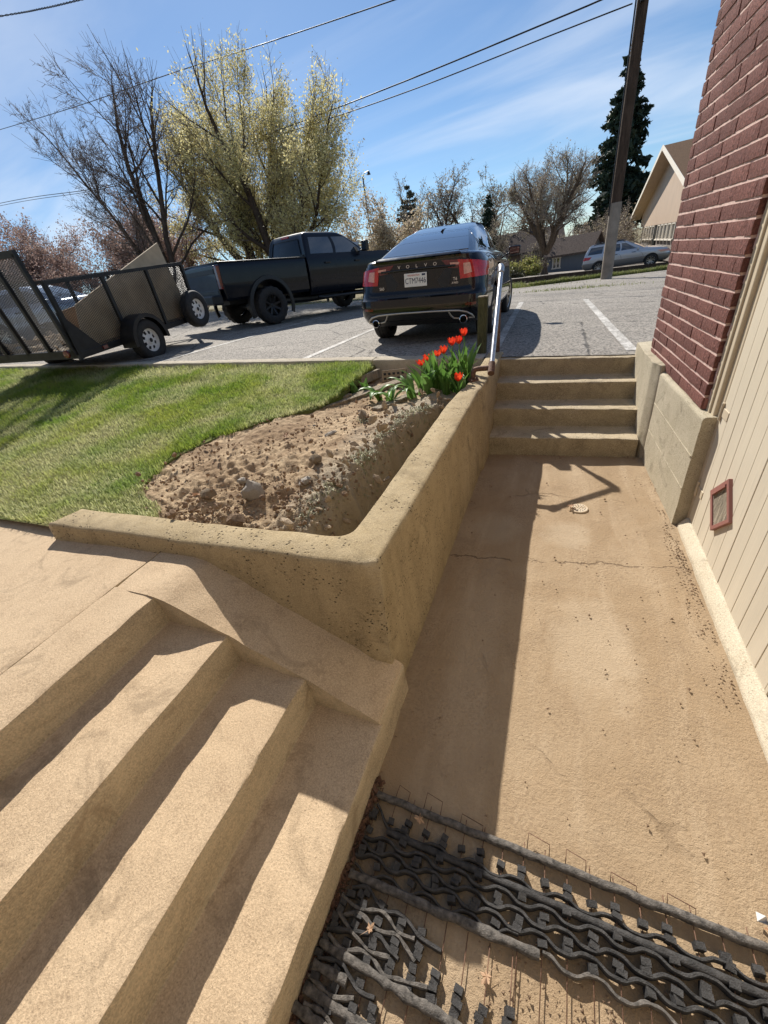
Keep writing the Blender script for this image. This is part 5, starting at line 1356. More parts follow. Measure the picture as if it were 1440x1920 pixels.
# ------------------------------------------------------------------ estate car across the road, and a second car behind the trailer
def estate(loc, rot, label, paint, lower, group=None, rack=True):
    t = thing('parked_car', label, 'car', loc, rot)
    WB = 2.67
    sh = Shell([(.24, .74, -.78, 3.42, .25, .2, .3), (.34, .84, -.90, 3.55, .28, .22, .38), (.46, .87, -.955, 3.60, .28, .24, .40), (.56, .873, -.965, 3.60, .28, .24, .40), (.60, .868, -.94, 3.58, .28, .24, .42)], 2.6, .04)
    sh.build('lower_body', MAT[lower], t, cut=[arch_cut(s * .8, y, .33, .37) for s in (-1, 1) for y in (0, WB)])
    s2 = Shell([(.60, .866, -.935, 3.575, .28, .26, .42), (.72, .872, -.925, 3.54, .28, .28, .44), (.84, .865, -.90, 3.40, .28, .30, .5), (.92, .85, -.885, 3.1, .28, .3, .5), (.97, .83, -.87, 2.66, .28, .3, .45), (1.0, .80, -.86, 2.45, .26, .3, .4)], 2.6, .04)
    s2.build('body', MAT[paint], t, cut=[arch_cut(s * .8, y, .33, .37) for s in (-1, 1) for y in (0, WB)])
    gh = Shell([(.99, .80, -.86, 2.30, .16, .16, .4), (1.05, .785, -.84, 2.20, .16, .16, .4), (1.20, .735, -.77, 1.88, .15, .15, .36), (1.36, .67, -.68, 1.54, .14, .14, .3), (1.45, .62, -.62, 1.34, .14, .12, .26), (1.49, .56, -.55, 1.18, .14, .1, .2), (1.505, .45, -.42, 1.0, .13, .06, .15)], 2.8, .06)
    gh.build('roof', MAT[paint], t, smooth=45)
    gh.patch('rear_window', MAT['glass'], t, [(-1.2, 1.04), (1.2, 1.04), (1.15, 1.37), (-1.15, 1.37)], 1, .005, 10, 4)
    gh.patch('windscreen', MAT['glass'], t, [(-4.99, 1.03), (-3.6, 1.03), (-3.7, 1.40), (-4.99, 1.40)], 1, .005, 8, 4)
    gh.patch('windscreen', MAT['glass'], t, [(4.99, 1.03), (3.6, 1.03), (3.7, 1.40), (4.99, 1.40)], 1, .005, 8, 4)
    for sd in (1, -1):
        for (ya, yb, yc, yd) in ((-.66, .10, .14, -.52), (.18, 1.02, .98, .22), (1.09, 1.92, 1.34, 1.06)):
            q = [(gh.tside(ya, 1.03), 1.03), (gh.tside(yb, 1.03), 1.03), (gh.tside(yc, 1.38), 1.38), (gh.tside(yd, 1.38), 1.38)]
            gh.patch('side_window', MAT['glass'], t, q, sd, .005, 6, 4)
        s2.patch('tail_light', MAT['red_lamp'], t, [(1.05, .74), (2.02, .78), (2.05, .92), (1.15, .94)], sd, .010, 8, 3)
        s2.patch('headlight', MAT['clear_lamp'], t, [(2.99, .68), (3.8, .66), (3.8, .76), (2.97, .80)], sd, .010, 6, 3)
        for y in (.16, 1.09, 2.12): s2.patch('door_seam', MAT['black_plastic'], t, [(s2.tside(y, .8), .61), (s2.tside(y + .012, .8), .61), (s2.tside(y + .012, .8), .97), (s2.tside(y, .8), .97)], sd, .002, 1, 5)
        for y in (.80, 1.76): s2.patch('door_handle', MAT['black_plastic'], t, [(s2.tside(y, .8), .85), (s2.tside(y + .2, .8), .85), (s2.tside(y + .2, .8), .88), (s2.tside(y, .8), .88)], sd, .02, 3, 1)
        MB().box((sd * .95, 1.95, 1.02), (.18, .10, .13)).build('mirror', MAT[paint], t, bevel=.03)
        wheel(t, sd * .75, 0, .33, .215, .215, 'alloy', side=sd); wheel(t, sd * .75, WB, .33, .215, .215, 'alloy', side=sd)
        if rack:
            r = MB(); r.tube([(sd * .56, -.40, 1.46), (sd * .57, -.3, 1.51), (sd * .57, 1.1, 1.515), (sd * .56, 1.25, 1.46)], .018, 8); rb = r.build('roof_rail', MAT['black_plastic'], t, smooth=50)
    if rack:
        for y in (0., .8): MB().bar((-.6, y, 1.545), (.6, y, 1.545), .05, .025).build('roof_bar', MAT['black_plastic'], t)
    MB().box((0, -.975, .50), (.5, .02, .13)).build('licence_plate', MAT['white'], t)
    return t
estate((1.95, 31.5, -.30), (0.0, .02, -1.70), 'silver estate car parked across the road in front of the tan building', 'silver_paint', 'clad_paint')
estate((-16.4, 8.6, gz(-16.4, 8.6) + .0), (0, .05, -1.15), 'blue-grey car parked beyond the trailer, seen through its mesh', 'grey_paint', 'grey_paint', rack=False)

# ------------------------------------------------------------------ utility trailer with mesh sides
def mesh_panel(mb, M, w, h, pitch=.056, sl=.50, r=.0026):
    """expanded metal: two crossing families of flat wires on a w x h rectangle in local (a, b)"""
    for s in (1, -1):
        k = -h / sl
        while k < w + h / sl:
            a0, b0 = k, (0 if s > 0 else h); a1, b1 = k + h / sl, (h if s > 0 else 0)
            # clip to 0..w
            if a0 < 0: b0 += (0 - a0) * (b1 - b0) / (a1 - a0); a0 = 0
            if a1 > w: b1 -= (a1 - w) * (b1 - b0) / (a1 - a0); a1 = w
            if a1 > a0 + .01:
                p0, p1 = M @ Vector((a0, 0, b0)), M @ Vector((a1, 0, b1)); mb.bar(p0, p1, r * 1.2, r * 2, up=M.to_3x3() @ Vector((0, 1, 0)))
            k += pitch / sl * .5
def trailer():
    t = thing('utility_trailer', 'black mesh-sided utility trailer with raised ramp gate and white wheels', 'trailer', (-7.87, 5.20, 1.095), on_lot(.143, .075))
    Lb = 3.05; HW = .93; F = .45; H = .92; YR = -1.22; YF = YR + Lb
    fr_ = MB()
    for sd in (-1, 1): fr_.bar((sd * HW, YR, F - .04), (sd * HW, YF, F - .04), .05, .09)
    for k in range(6): fr_.bar((-HW, YR + Lb * k / 5, F - .05), (HW, YR + Lb * k / 5, F - .05), .05, .07)
    for sd in (-1, 1): fr_.bar((sd * HW, YF, F - .05), (0, YF + 1.15, F - .03), .06, .09)
    fr_.bar((0, YF, F - .05), (0, YF + 1.35, F), .07, .09); fr_.box((0, YF + 1.40, F + .05), (.09, .16, .09)); fr_.bar((-HW, 0, .33), (HW, 0, .33), .06, .06)
    fr_.build('frame', MAT['black_steel'], t, bevel=.004, seg=1)
    MB().box((0, (YR + YF) / 2, F + .012), (2 * HW - .06, Lb - .04, .03)).build('deck', MAT['board'], t)
    for sd in (-1, 1):
        for k in range(4):
            y = YR + .02 + (Lb - .04) * k / 3; MB().bar((sd * HW, y, F), (sd * HW, y, F + H), .045, .06, (0, 1, 0)).build('side_post', MAT['black_steel'], t)
        MB().bar((sd * HW, YR, F + H), (sd * HW, YF, F + H), .05, .05).build('top_rail', MAT['black_steel'], t)
        mb = MB(); mesh_panel(mb, Matrix.Translation((sd * HW, YR + .03, F)) @ Matrix.Rotation(math.pi / 2, 4, 'Z'), Lb - .06, H); mb.build('side_mesh', MAT['black_steel'], t)
        MB().add([(sd * (HW + .02), YR - .05, F - .10), (sd * (HW + .02), YR + .42, F - .02), (sd * (HW + .02), YR - .02, F + .55), (sd * (HW - .03), YR - .05, F - .10), (sd * (HW - .03), YR + .42, F - .02), (sd * (HW - .03), YR - .02, F + .55)],
                 [(0, 1, 2), (3, 5, 4), (0, 3, 4, 1), (1, 4, 5, 2), (2, 5, 3, 0)]).build('corner_gusset', MAT['black_steel'], t)
        MB().lathe([(0, .02), (.052, .016), (.06, 0)], 18, Matrix.Translation((sd * (HW - .16), YR - .085, F + .0)) @ Matrix.Rotation(-math.pi / 2, 4, 'Z')).build('tail_lamp', MAT['dark_red_lamp'], t, smooth=40)
        MB().box((sd * (HW + .035), YR + .45, F - .03), (.02, .09, .05)).build('side_marker', MAT['dark_red_lamp'], t)
        # fender
        v = []; n = 14
        for k in range(n + 1):
            a = -.05 + (math.pi + .1) * k / n
            for x in (HW + .03, HW + .31): v.append((sd * x, .43 * math.cos(a), .33 + .43 * math.sin(a)))
        for k in range(n + 1):
            a = -.05 + (math.pi + .1) * k / n; v.append((sd * (HW + .31), .36 * math.cos(a), .33 + .37 * math.sin(a)))
        f = [(k * 2, k * 2 + 1, k * 2 + 3, k * 2 + 2) for k in range(n)] + [(k * 2 + 1, 2 * n + 2 + k, 2 * n + 3 + k, k * 2 + 3) for k in range(n)]
        MB().add(v, f).build('fender', MAT['black_steel'], t, smooth=45)
        wheel(t, sd * (HW + .17), 0, .335, .20, .195, 'steel_white', side=sd)
    wheel(t, HW + .13, YF - .22, .335, .20, .195, 'steel_white', side=1, z=F + .12)
    MB().bar((HW, YF - .22, F + .12), (HW + .12, YF - .22, F + .12), .06, .06).build('spare_bracket', MAT['black_steel'], t)
    MB().bar((-HW, YF, F + H), (HW, YF, F + H), .05, .05).build('top_rail', MAT['black_steel'], t)
    mb = MB(); mesh_panel(mb, Matrix.Translation((-HW, YF, F)), 2 * HW, H); mb.build('front_mesh', MAT['black_steel'], t)
    # raised ramp gate, leaning slightly back
    G = thing('ramp_gate', None, None); del PW[G.name]; G.parent = t; G.location = (0, YR - .05, F - .02); G.rotation_euler = (R_(4), 0, 0)
    GH = 1.30; g2 = MB()
    for k in range(5): x = -HW + .03 + (2 * HW - .06) * k / 4; g2.bar((x, 0, 0), (x, 0, GH), .045, .06, (0, 1, 0))
    g2.bar((-HW, 0, .03), (HW, 0, .03), .06, .07); g2.bar((-HW, 0, GH), (HW, 0, GH), .06, .08)
    gm = g2.build('gate_frame', MAT['black_steel'], G)
    mb = MB(); mesh_panel(mb, Matrix.Translation((-HW, .01, .05)), 2 * HW, GH - .05); mb.build('gate_mesh', MAT['black_steel'], G)
    jk = MB(); jk.tube([(.0, YF + .95, F - .35), (0, YF + .95, F + .35)], .03, 8); jk.tube([(0, YF + 1.2, F), (.05, YF + 1.5, F - .2), (.12, YF + 1.65, F + .0)], .012, 6); jk.build('tongue_jack', MAT['black_steel'], t)
    return t
TR = trailer(); TM = PW[TR.name]
def in_trailer(name, mb, mat, label, cat, group='load in the trailer', **k):
    for i, p in enumerate(mb.v): mb.v[i] = tuple(TM @ Vector(p))
    return mb.build(name, MAT[mat], label=label, cat=cat, group=group, **k)
in_trailer('plywood_sheet', MB().add([(.80, -1.0, .48), (.80, 1.70, .48), (.68, 1.66, 1.74), (.75, -.75, 1.04), (.825, -1.0, .48), (.825, 1.70, .48), (.705, 1.66, 1.74), (.775, -.75, 1.04)],
    [(0, 1, 2, 3), (7, 6, 5, 4), (0, 4, 5, 1), (1, 5, 6, 2), (2, 6, 7, 3), (3, 7, 4, 0)]), 'plywood', 'tall pale plywood sheet leaning inside the trailer, its corner above the rail', 'plywood')
in_trailer('plywood_sheet', MB().add([(.60, -.9, .48), (.60, .3, .48), (.52, .3, 1.10), (.54, -.9, .98), (.62, -.9, .48), (.62, .3, .48), (.54, .3, 1.10), (.56, -.9, .98)],
    [(0, 1, 2, 3), (7, 6, 5, 4), (0, 4, 5, 1), (1, 5, 6, 2), (2, 6, 7, 3), (3, 7, 4, 0)]), 'plywood_old', 'short brown panel standing behind the tall plywood sheet in the trailer', 'plywood')
for k, (a, b, w, h, m, lb) in enumerate([((-.6, -1.1, .58), (.7, .2, .66), .09, .04, 'lumber', 'raw timber lying across the trailer bed near the ramp gate'), ((-.8, -.8, .55), (.6, -.3, .62), .09, .04, 'lumber', 'second raw timber lying lower across the trailer bed'), ((.62, -1.05, .52), (.60, -.3, .90), .14, .03, 'grey_wood', 'grey board leaning up inside the trailer by the corner gusset'), ((-.5, -1.15, .50), (.1, -.7, .54), .2, .05, 'grey_wood', 'short grey board flat at the tail of the trailer bed')]):
    in_trailer('scrap_board', MB().bar(a, b, w, h), m, lb, 'board')
mb = MB()
for k in range(90):
    c = Vector((rnd.uniform(-.85, .75), rnd.uniform(-1.15, -.2), .50 + rnd.uniform(0, .12))); s_ = rnd.uniform(.02, .09); mb.box(c, (s_, s_ * rnd.uniform(.5, 2), s_ * rnd.uniform(.3, .8)), M=Euler((rnd.random() * 3, rnd.random() * 3, rnd.random() * 3)).to_matrix())
for i, p in enumerate(mb.v): mb.v[i] = tuple(TM @ Vector(p))
mb.build('rubble', MAT['clay'], kind='stuff', label='heap of rubble and offcuts on the trailer bed', cat='rubble')
# ------------------------------------------------------------------ trees
def grow(base, height, rng_, trunk_r, levels, n_child, len_f, ang, up, trunk_dirs, jitter=.16, min_r=.004, first=.3, rfall=.55, tipr=.35, seg=5, env=None):
    """returns (tube mesh arrays by level, twig end points with directions)"""
    tubes = []; tips = []
    def branch(p, d, L, r, lev):
        n = max(2, seg - lev); pts = [p.copy()]; dirs = [d.copy()]; q = p.copy(); dd = d.copy(); stop = False; n0 = n
        for i in range(n):
            dd = (dd + Vector((rng_.gauss(0, 1), rng_.gauss(0, 1), rng_.gauss(0, 1))) * jitter + Vector((0, 0, up[min(lev, len(up) - 1)]))).normalized()
            q = q + dd * (L / n); pts.append(q.copy()); dirs.append(dd.copy())
            if env and i > 0:
                e_ = ((q.x - env[0]) / env[3]) ** 2 + ((q.y - env[1]) / env[4]) ** 2 + ((q.z - env[2]) / env[5]) ** 2
                if e_ > rng_.uniform(.85, 1.25): tips.append((pts[-1], dd.copy())); n = i + 1; stop = True; break
        re = min_r * .7 if stop else max(min_r * .6, r * tipr); tubes.append((pts, [r + (re - r) * i / n for i in range(n + 1)], lev))
        if stop and lev > 1: return
        if lev >= levels:
            tips.append((pts[-1], dd)); tips.append((pts[max(1, n - 1)], dd)); return
        m = n_child[lev] if isinstance(n_child[lev], int) else rng_.randint(*n_child[lev])
        for k in range(m):
            f = first + (1 - first) * ((k + rng_.random()) / m) if lev < 3 else .25 + .75 * rng_.random()
            i = min(n - 1, int(f * n)); b = pts[i].lerp(pts[i + 1], f * n - i) if f * n - i <= 1 else pts[i + 1]; bd = dirs[i]
            a = R_(rng_.gauss(ang[min(lev, len(ang) - 1)], 9)); az = rng_.uniform(0, 6.283)
            o = bd.orthogonal().normalized(); o = Matrix.Rotation(az, 3, bd) @ o
            nd = (bd * math.cos(a) + o * math.sin(a)).normalized()
            rl = (r + (re - r) * f); branch(b, nd, L * len_f[min(lev, len(len_f) - 1)] * rng_.uniform(.65, 1.15) * (1.1 - .35 * f), max(min_r, rl * rfall * rng_.uniform(.7, 1.1)), lev + 1)
        if not stop: branch(pts[-1], dd, L * len_f[min(lev, len(len_f) - 1)] * .9, max(min_r, re), lev + 1)
    for (off, d, hf, rf) in trunk_dirs:
        branch(Vector(base) + Vector(off), Vector(d).normalized(), height * hf, trunk_r * rf, 0)
    return tubes, tips

def tubes_mesh(name, tubes, sides):
    V = []; F = []; nv = 0
    for n in set(sides.values()):
        c = np.array([[math.cos(2 * math.pi * k / n), math.sin(2 * math.pi * k / n)] for k in range(n)])
        for pts, rs, lev in tubes:
            if sides.get(lev, 3) != n: continue
            m = len(pts); P = np.array([tuple(p) for p in pts]); d = np.gradient(P, axis=0); d /= np.linalg.norm(d, axis=1)[:, None] + 1e-9
            ref = np.array([0.31, .77, .2]) if abs(d[0][2]) > .8 else np.array([0, 0, 1.])
            u = ref - d * (d @ ref)[:, None]; u /= np.linalg.norm(u, axis=1)[:, None] + 1e-9; w = np.cross(d, u)
            ring = P[:, None, :] + (u[:, None, :] * c[None, :, 0, None] + w[:, None, :] * c[None, :, 1, None]) * np.array(rs)[:, None, None]
            V.append(ring.reshape(-1, 3)); i = np.arange(m - 1)[:, None] * n; k = np.arange(n)[None, :]
            q = np.stack([i + k, i + (k + 1) % n, i + n + (k + 1) % n, i + n + k], -1).reshape(-1, 4) + nv; F.append(q); nv += m * n
    return np_mesh(name, np.concatenate(V), np.concatenate(F), 4)

def leaves_mesh(name, tips, count, size, spread, seed, elong=1.6, upb=.0):
    g = np.random.default_rng(seed); T = np.array([[*p, *d] for p, d in tips]); idx = g.integers(0, len(T), count)
    C = T[idx, :3] + g.normal(0, spread, (count, 3)) - T[idx, 3:] * g.uniform(0, spread * 3, count)[:, None]
    a = g.normal(0, 1, (count, 3)) + T[idx, 3:] * .8 + np.array([0, 0, upb]); a /= np.linalg.norm(a, axis=1)[:, None]
    b = np.cross(a, g.normal(0, 1, (count, 3))); b /= np.linalg.norm(b, axis=1)[:, None] + 1e-9
    s = (size * g.uniform(.5, 1.4, count))[:, None]
    V = np.stack([C - a * s * elong * .5, C + b * s * .5, C + a * s * elong * .5, C - b * s * .5], 1)
    me = np_mesh(name, V.reshape(-1, 3), np.arange(count * 4).reshape(-1, 4), 4)
    at = me.attributes.new('rnd', 'FLOAT', 'POINT'); at.data.foreach_set('value', np.repeat(g.uniform(0, 1, count), 4).astype(np.float32)); return me

SID = {0: 9, 1: 6, 2: 4, 3: 3, 4: 3, 5: 3}
def tree(name, label, x, y, height, trunk_r, seed, bark_m='bark', twig_m='twig', levels=4, n_child=(7, 6, 5, 4), len_f=(.55, .5, .5, .5), ang=(38, 40, 42, 45), up=(.02, .06, .08, .05), trunks=None, leaves=None, cat='tree', group=None, z=None, split=2, **kw):
    z = gz(x, y) - .1 if z is None else z
    t = thing(name, label, cat, (x, y, z), None, group); r = random.Random(seed)
    tubes, tips = grow((0, 0, 0), height, r, trunk_r, levels, n_child, len_f, ang, up, trunks or [((0, 0, 0), (0, 0, 1), .5, 1)], **kw)
    big = [q for q in tubes if q[2] < split]; small = [q for q in tubes if q[2] >= split]
    link('trunk', tubes_mesh('trunk', big, SID), MAT[bark_m], t, smooth=True)
    link('crown', tubes_mesh('crown', small, SID), MAT[twig_m], t)
    for i, (cnt, size, spr, mt, nm, el) in enumerate(leaves or []):
        link(nm, leaves_mesh(nm, tips, cnt, size, spr, seed + i, el), MAT[mt], t)
    return t, tips

# tall bare tree on the left
tree('bare_tree', 'tall bare dark-limbed tree left of the yellow budding tree', -18.6, 17.6, 13.2, .20, 41, 'bark_dark', 'twig', 4, ((10, 11), 8, 7, 4), (.40, .52, .52, .5), (30, 38, 42, 48), (.03, .05, .05, .02),
     trunks=[((0, 0, 0), (-.16, .1, 1), .62, 1), ((.0, .0, 0), (.04, .1, 1), .66, .85), ((-.0, .0, 0), (-.42, .0, 1), .52, .7)], jitter=.10, first=.22, min_r=.007, env=(-1.3, 0, 5.6, 4.2, 4, 5.0))
# big yellow budding tree: many stems
YT = []
for k in range(9):
    a = k * .698 + .3; s_ = .30 + .22 * (k % 3) / 2; YT.append(((.1 * math.cos(a), .1 * math.sin(a), -.3), (s_ * 1.75 * math.cos(a), s_ * 1.3 * math.sin(a), 1), .50 + .12 * ((k * 5) % 4) / 3, .55 + .4 * (k % 2)))
tree('budding_tree', 'large many-stemmed tree covered in yellow-green buds behind the pickup', -14.9, 22.0, 12.6, .30, 7, 'bark_dark', 'twig', 4, ((8, 9), 8, 6, 4), (.50, .52, .50, .5), (38, 36, 38, 40), (.03, .07, .09, .07),
     trunks=YT, jitter=.11, first=.25, min_r=.006, env=(.2, 0, 5.2, 5.9, 5.0, 5.3), leaves=[(140000, .052, .17, 'bud', 'buds', 1.7), (9000, .06, .2, 'bud_tip', 'bud_scales', 1.6)])
# pinkish blossoming trees low on the left, seven bushes
for i, (x, y, h, sd) in enumerate([(-33, 20, 8.4, 3), (-28, 21.5, 7.6, 4), (-24.5, 23, 7.6, 5), (-29.5, 17.0, 6.4, 6), (-22.0, 20.5, 6.2, 8)]):
    tree('blossom_tree', ['pink-budded tree at the left frame edge above the ramp gate', 'pink-budded tree behind the trailer, second from the left edge', 'pink-budded tree just left of the tall bare tree', 'low pink-budded tree seen over the trailer top rail', 'low pink-budded tree at the foot of the tall bare tree'][i], x, y, h, .10, 60 + sd, 'bark_dark', 'twig', 4, (7, 6, 4, 3), (.6, .55, .5, .5), (42, 42, 45, 45), (.02, .04, .05, .03),
         trunks=[((0, 0, 0), (math.cos(k * 2.1) * .45, math.sin(k * 2.1) * .45, 1), .5, .8) for k in range(4)], first=.1, leaves=[(30000, .075, .14, 'pink', 'blossom', 1.2)], group='pink budding trees beyond the trailer', min_r=.006)
# white blossom tree beside the saloon
tree('white_blossom_tree', 'pale blossoming small tree between the pickup and the saloon', -11.2, 27.0, 5.8, .12, 91, 'bark', 'twig_pale', 4, (7, 6, 4, 3), (.55, .55, .5, .5), (40, 40, 45, 45), (.03, .05, .05, .03),
     trunks=[((0, 0, 0), (math.cos(k * 2.1) * .4, math.sin(k * 2.1) * .4, 1), .55, .8) for k in range(4)], first=.1, leaves=[(15000, .09, .12, 'blossom', 'blossom', 1.2)], min_r=.006)
tree('red_tree', 'small round red-leaved tree behind the saloon roof', -14.6, 45.0, 5.6, .12, 95, 'bark', 'twig', 3, (8, 7, 6), (.6, .5, .5), (42, 42, 45), (.03, .05, .05), trunks=[((0, 0, 0), (math.cos(k * 2.1) * .35, math.sin(k * 2.1) * .35, 1), .5, .8) for k in range(4)], first=.1, leaves=[(12000, .12, .22, 'red_leaf', 'foliage', 1.2)], min_r=.01)
# pollarded bare trees behind the saloon
for i, (x, y, h, sd) in enumerate([(-14.8, 52, 10.8, 1), (-11.6, 50, 11.6, 2), (-8.6, 50, 10.4, 3)]):
    tree('bare_tree', ['gnarled bare tree left of the group behind the saloon roof', 'tallest gnarled bare tree of the group behind the saloon roof', 'gnarled bare tree right of the group behind the saloon roof'][i], x, y, h, .24, 130 + sd, 'bark_dark', 'twig', 4, (6, 6, 5, 3), (.5, .5, .48, .5), (36, 42, 48, 50), (.03, .05, .03, .0),
         trunks=[((0, 0, 0), (.12 * (i - 1), 0, 1), .6, 1), ((.2, 0, 0), (.3, .1, 1), .55, .7), ((-.2, 0, 0), (-.35, .1, 1), .5, .7)], first=.3, group='bare trees behind the saloon', min_r=.012, jitter=.2, leaves=[(2500, .12, .15, 'bud_tip', 'buds', 1.3)])
# round bare tree in front of the brown house
tree('bare_tree', 'broad rounded grey bare tree with fine twigs between the saloon and the spruce', -1.45, 36.5, 8.0, .34, 171, 'bark', 'twig_pale', 4, ((9, 10), 9, 8, 6), (.50, .5, .46, .45), (36, 40, 44, 45), (.04, .05, .04, .02),
     trunks=[((0, 0, 0), (0, 0, 1), .30, 1.0)] + [((.05 * math.cos(k * 1.05), .05 * math.sin(k * 1.05), 1.5), (.85 * math.cos(k * 1.05), .85 * math.sin(k * 1.05), 1), .50 + .06 * (k % 3), .62) for k in range(6)], first=.25, min_r=.006, jitter=.13, env=(.2, 0, 4.7, 3.3, 3.3, 2.9), leaves=[(16000, .06, .15, 'bud_tip', 'buds', 1.3)])
tree('bare_tree', 'slender grey bare tree leaning out to the left of the broad bare tree', -5.6, 42.0, 6.4, .18, 173, 'bark_grey', 'twig_pale', 4, (6, 6, 5, 3), (.5, .5, .46, .45), (36, 40, 44, 45), (.04, .05, .04, .02), trunks=[((0, 0, 0), (.35, 0, 1), .55, 1.0), ((0, 0, 0), (-.25, .0, 1), .5, .8)], first=.2, min_r=.01, leaves=[(2500, .07, .15, 'bud_tip', 'buds', 1.3)])
for i, (x, y, h) in enumerate([(2.8, 47, 5.2), (.4, 49, 4.6), (4.6, 52, 6.0), (-1.2, 45, 4.0)]):
    tree('bare_shrub', ['tall brown bare shrub left of the spruce foot', 'brown bare shrub behind the blue-grey shed', 'brown bare shrub behind the spruce', 'low brown shrub right of the broad tree trunk'][i], x, y, h, .08, 190 + i, 'bark', 'twig_pale', 4, (7, 6, 5, 3), (.6, .55, .5, .5), (40, 40, 45, 45), (.02, .03, .03, .02), trunks=[((.05 * math.cos(k * 1.3), .05 * math.sin(k * 1.3), -.2), (math.cos(k * 1.3) * .5, math.sin(k * 1.3) * .5, 1), .5, .8) for k in range(5)], first=.08, cat='shrub', group='brown bare shrubs by the spruce', min_r=.010, leaves=[(3000, .10, .2, 'bud_tip', 'buds', 1.2)])

def conifer(name, label, x, y, h, rad, seed, mat='needle', n_whorl=34, per=9, droop=.35, dens=14, cat='tree', group=None, flat=.0, irr=.25):
    z = gz(x, y) - .1; t = thing(name, label, cat, (x, y, z), None, group); r = random.Random(seed); g = np.random.default_rng(seed)
    link('trunk', tubes_mesh('trunk', [([Vector((0, 0, 0)), Vector((.02, 0, h * .5)), Vector((0, 0, h))], [h * .022, h * .013, .01], 0)], SID), MAT['bark_dark'], t, smooth=True)
    br = []; C = []; D = []
    for w in range(n_whorl):
        f = (w + r.random() * .6) / n_whorl; zz5 = h * (.05 + .95 * f)
        L0 = rad * ((1 - f) ** .80) * (.55 + .45 * min(1, f * 6)) + .12
        for k in range(per if f < .8 else max(4, per - 3)):
            a = r.uniform(0, 6.283); L = L0 * r.uniform(1 - irr * 1.6, 1 + irr); d = Vector((math.cos(a), math.sin(a), 0)); p0 = Vector((0, 0, zz5)); pts = [p0]
            for i in range(1, 5):
                q = i / 4; pts.append(p0 + d * L * q + Vector((0, 0, -droop * L * q ** 1.3 + .22 * L * q * q * q)))
            br.append((pts, [.03 * h / 12, .02 * h / 12, .014, .01, .006], 2))
            m = int(dens * (L / rad) * 5) + 6
            for i in range(m):
                q = r.uniform(.15, 1.02) ** .8; i0 = min(3, int(q * 4)); p = pts[i0].lerp(pts[i0 + 1], min(1, q * 4 - i0))
                C.append(p + Vector((r.gauss(0, .08 * L), r.gauss(0, .08 * L), -abs(r.gauss(0, .07 * L))))); D.append(d + Vector((r.gauss(0, .4), r.gauss(0, .4), -.35)))
    link('branches', tubes_mesh('branches', br, SID), MAT['bark_dark'], t)
    tips = list(zip(C, [q.normalized() for q in D]))
    link('crown', leaves_mesh('crown', tips, len(tips) * 2, .155 * h / 12 * 1.5, .05, seed, 2.2), MAT[mat], t)
    return t
conifer('spruce_tree', 'tall dark spruce behind the utility pole', 5.2, 68.0, 20.4, 3.7, 5, 'needle', 40, 9, .55, 9, irr=.46)
conifer('spruce_tree', 'small dark spruce standing right behind the saloon roof edge', -7.0, 46, 6.6, 1.25, 12, 'needle', 22, 8, .3, 8, group='small far conifers')
conifer('spruce_tree', 'tiny far conifer left of the pair over the brown house roof', -6.2, 75, 6.6, 1.4, 13, 'needle', 18, 7, .3, 7, group='small far conifers')
conifer('spruce_tree', 'tiny far conifer right of the pair over the brown house roof', -4.6, 74, 6.2, 1.4, 14, 'needle', 18, 7, .3, 7, group='small far conifers')
conifer('pine_tree', 'grey-green rounded pine behind the red-leaved tree', -18.4, 58, 9.6, 3.2, 15, 'pine', 22, 9, .1, 9)
# dark hedge mass at the left edge and bright shrub across the road
def bush(name, label, x, y, rx, ry, h, seed, mat, n, size, cat='shrub', group=None, twig='twig'):
    t, tips = tree(name, label, x, y, h, .06, seed, 'bark', twig, 3, (8, 7, 6), (.65, .55, .5), (45, 45, 45), (.01, .02, .02), trunks=[((.06 * math.cos(k * 1.26), .06 * math.sin(k * 1.26), -.2), (math.cos(k * 1.26) * rx / h * .9, math.sin(k * 1.26) * ry / h * .9, 1), .62, .8) for k in range(5)], first=.05, leaves=[(n, size, .16, mat, 'foliage', 1.3)], cat=cat, group=group, min_r=.008)
    return t
conifer('cypress_tree', 'dark evergreen at the left frame edge behind the trailer', -29.4, 14.2, 7.4, 1.9, 21, 'hedge', 34, 12, -.3, 14, irr=.15)
bush('green_shrub', 'yellow-green shrub across the road below the brown house', -3.0, 37.5, 2.2, 1.2, 1.6, 301, 'bush', 9000, .10)
bush('green_shrub', 'low spring-green shrub at the left end of the road bank', -5.0, 36.5, 1.6, 1.2, 1.3, 302, 'bush', 6000, .10)
bush('dark_shrub', 'dark low shrub along the road bank under the brown house', -3.6, 34.6, 2.6, .8, .9, 303, 'hedge', 6000, .10)
for i, (x, y, h, w) in enumerate([(-21, 26, 2.6, 3.0), (-16, 29, 2.2, 3.2), (-26, 24, 2.6, 3.2), (-12.5, 31, 2.4, 2.6), (-31, 24, 3.0, 3.2), (-9, 34, 2.2, 2.4)]):
    bush('hedge_shrub', ['tangled brown shrub behind the trunk of the tall bare tree', 'tangled brown shrub under the yellow budding tree', 'tangled brown shrub behind the trailer load', 'tangled brown shrub under the white blossom tree', 'tangled brown shrub at the far left behind the trailer', 'tangled brown shrub behind the saloon'][i], x, y, w, 1.5, h, 320 + i, ['bud_tip', 'bush', 'bud_tip', 'bush', 'pink', 'bush'][i], 3500, .09, group='tangled shrubs beyond the lot')

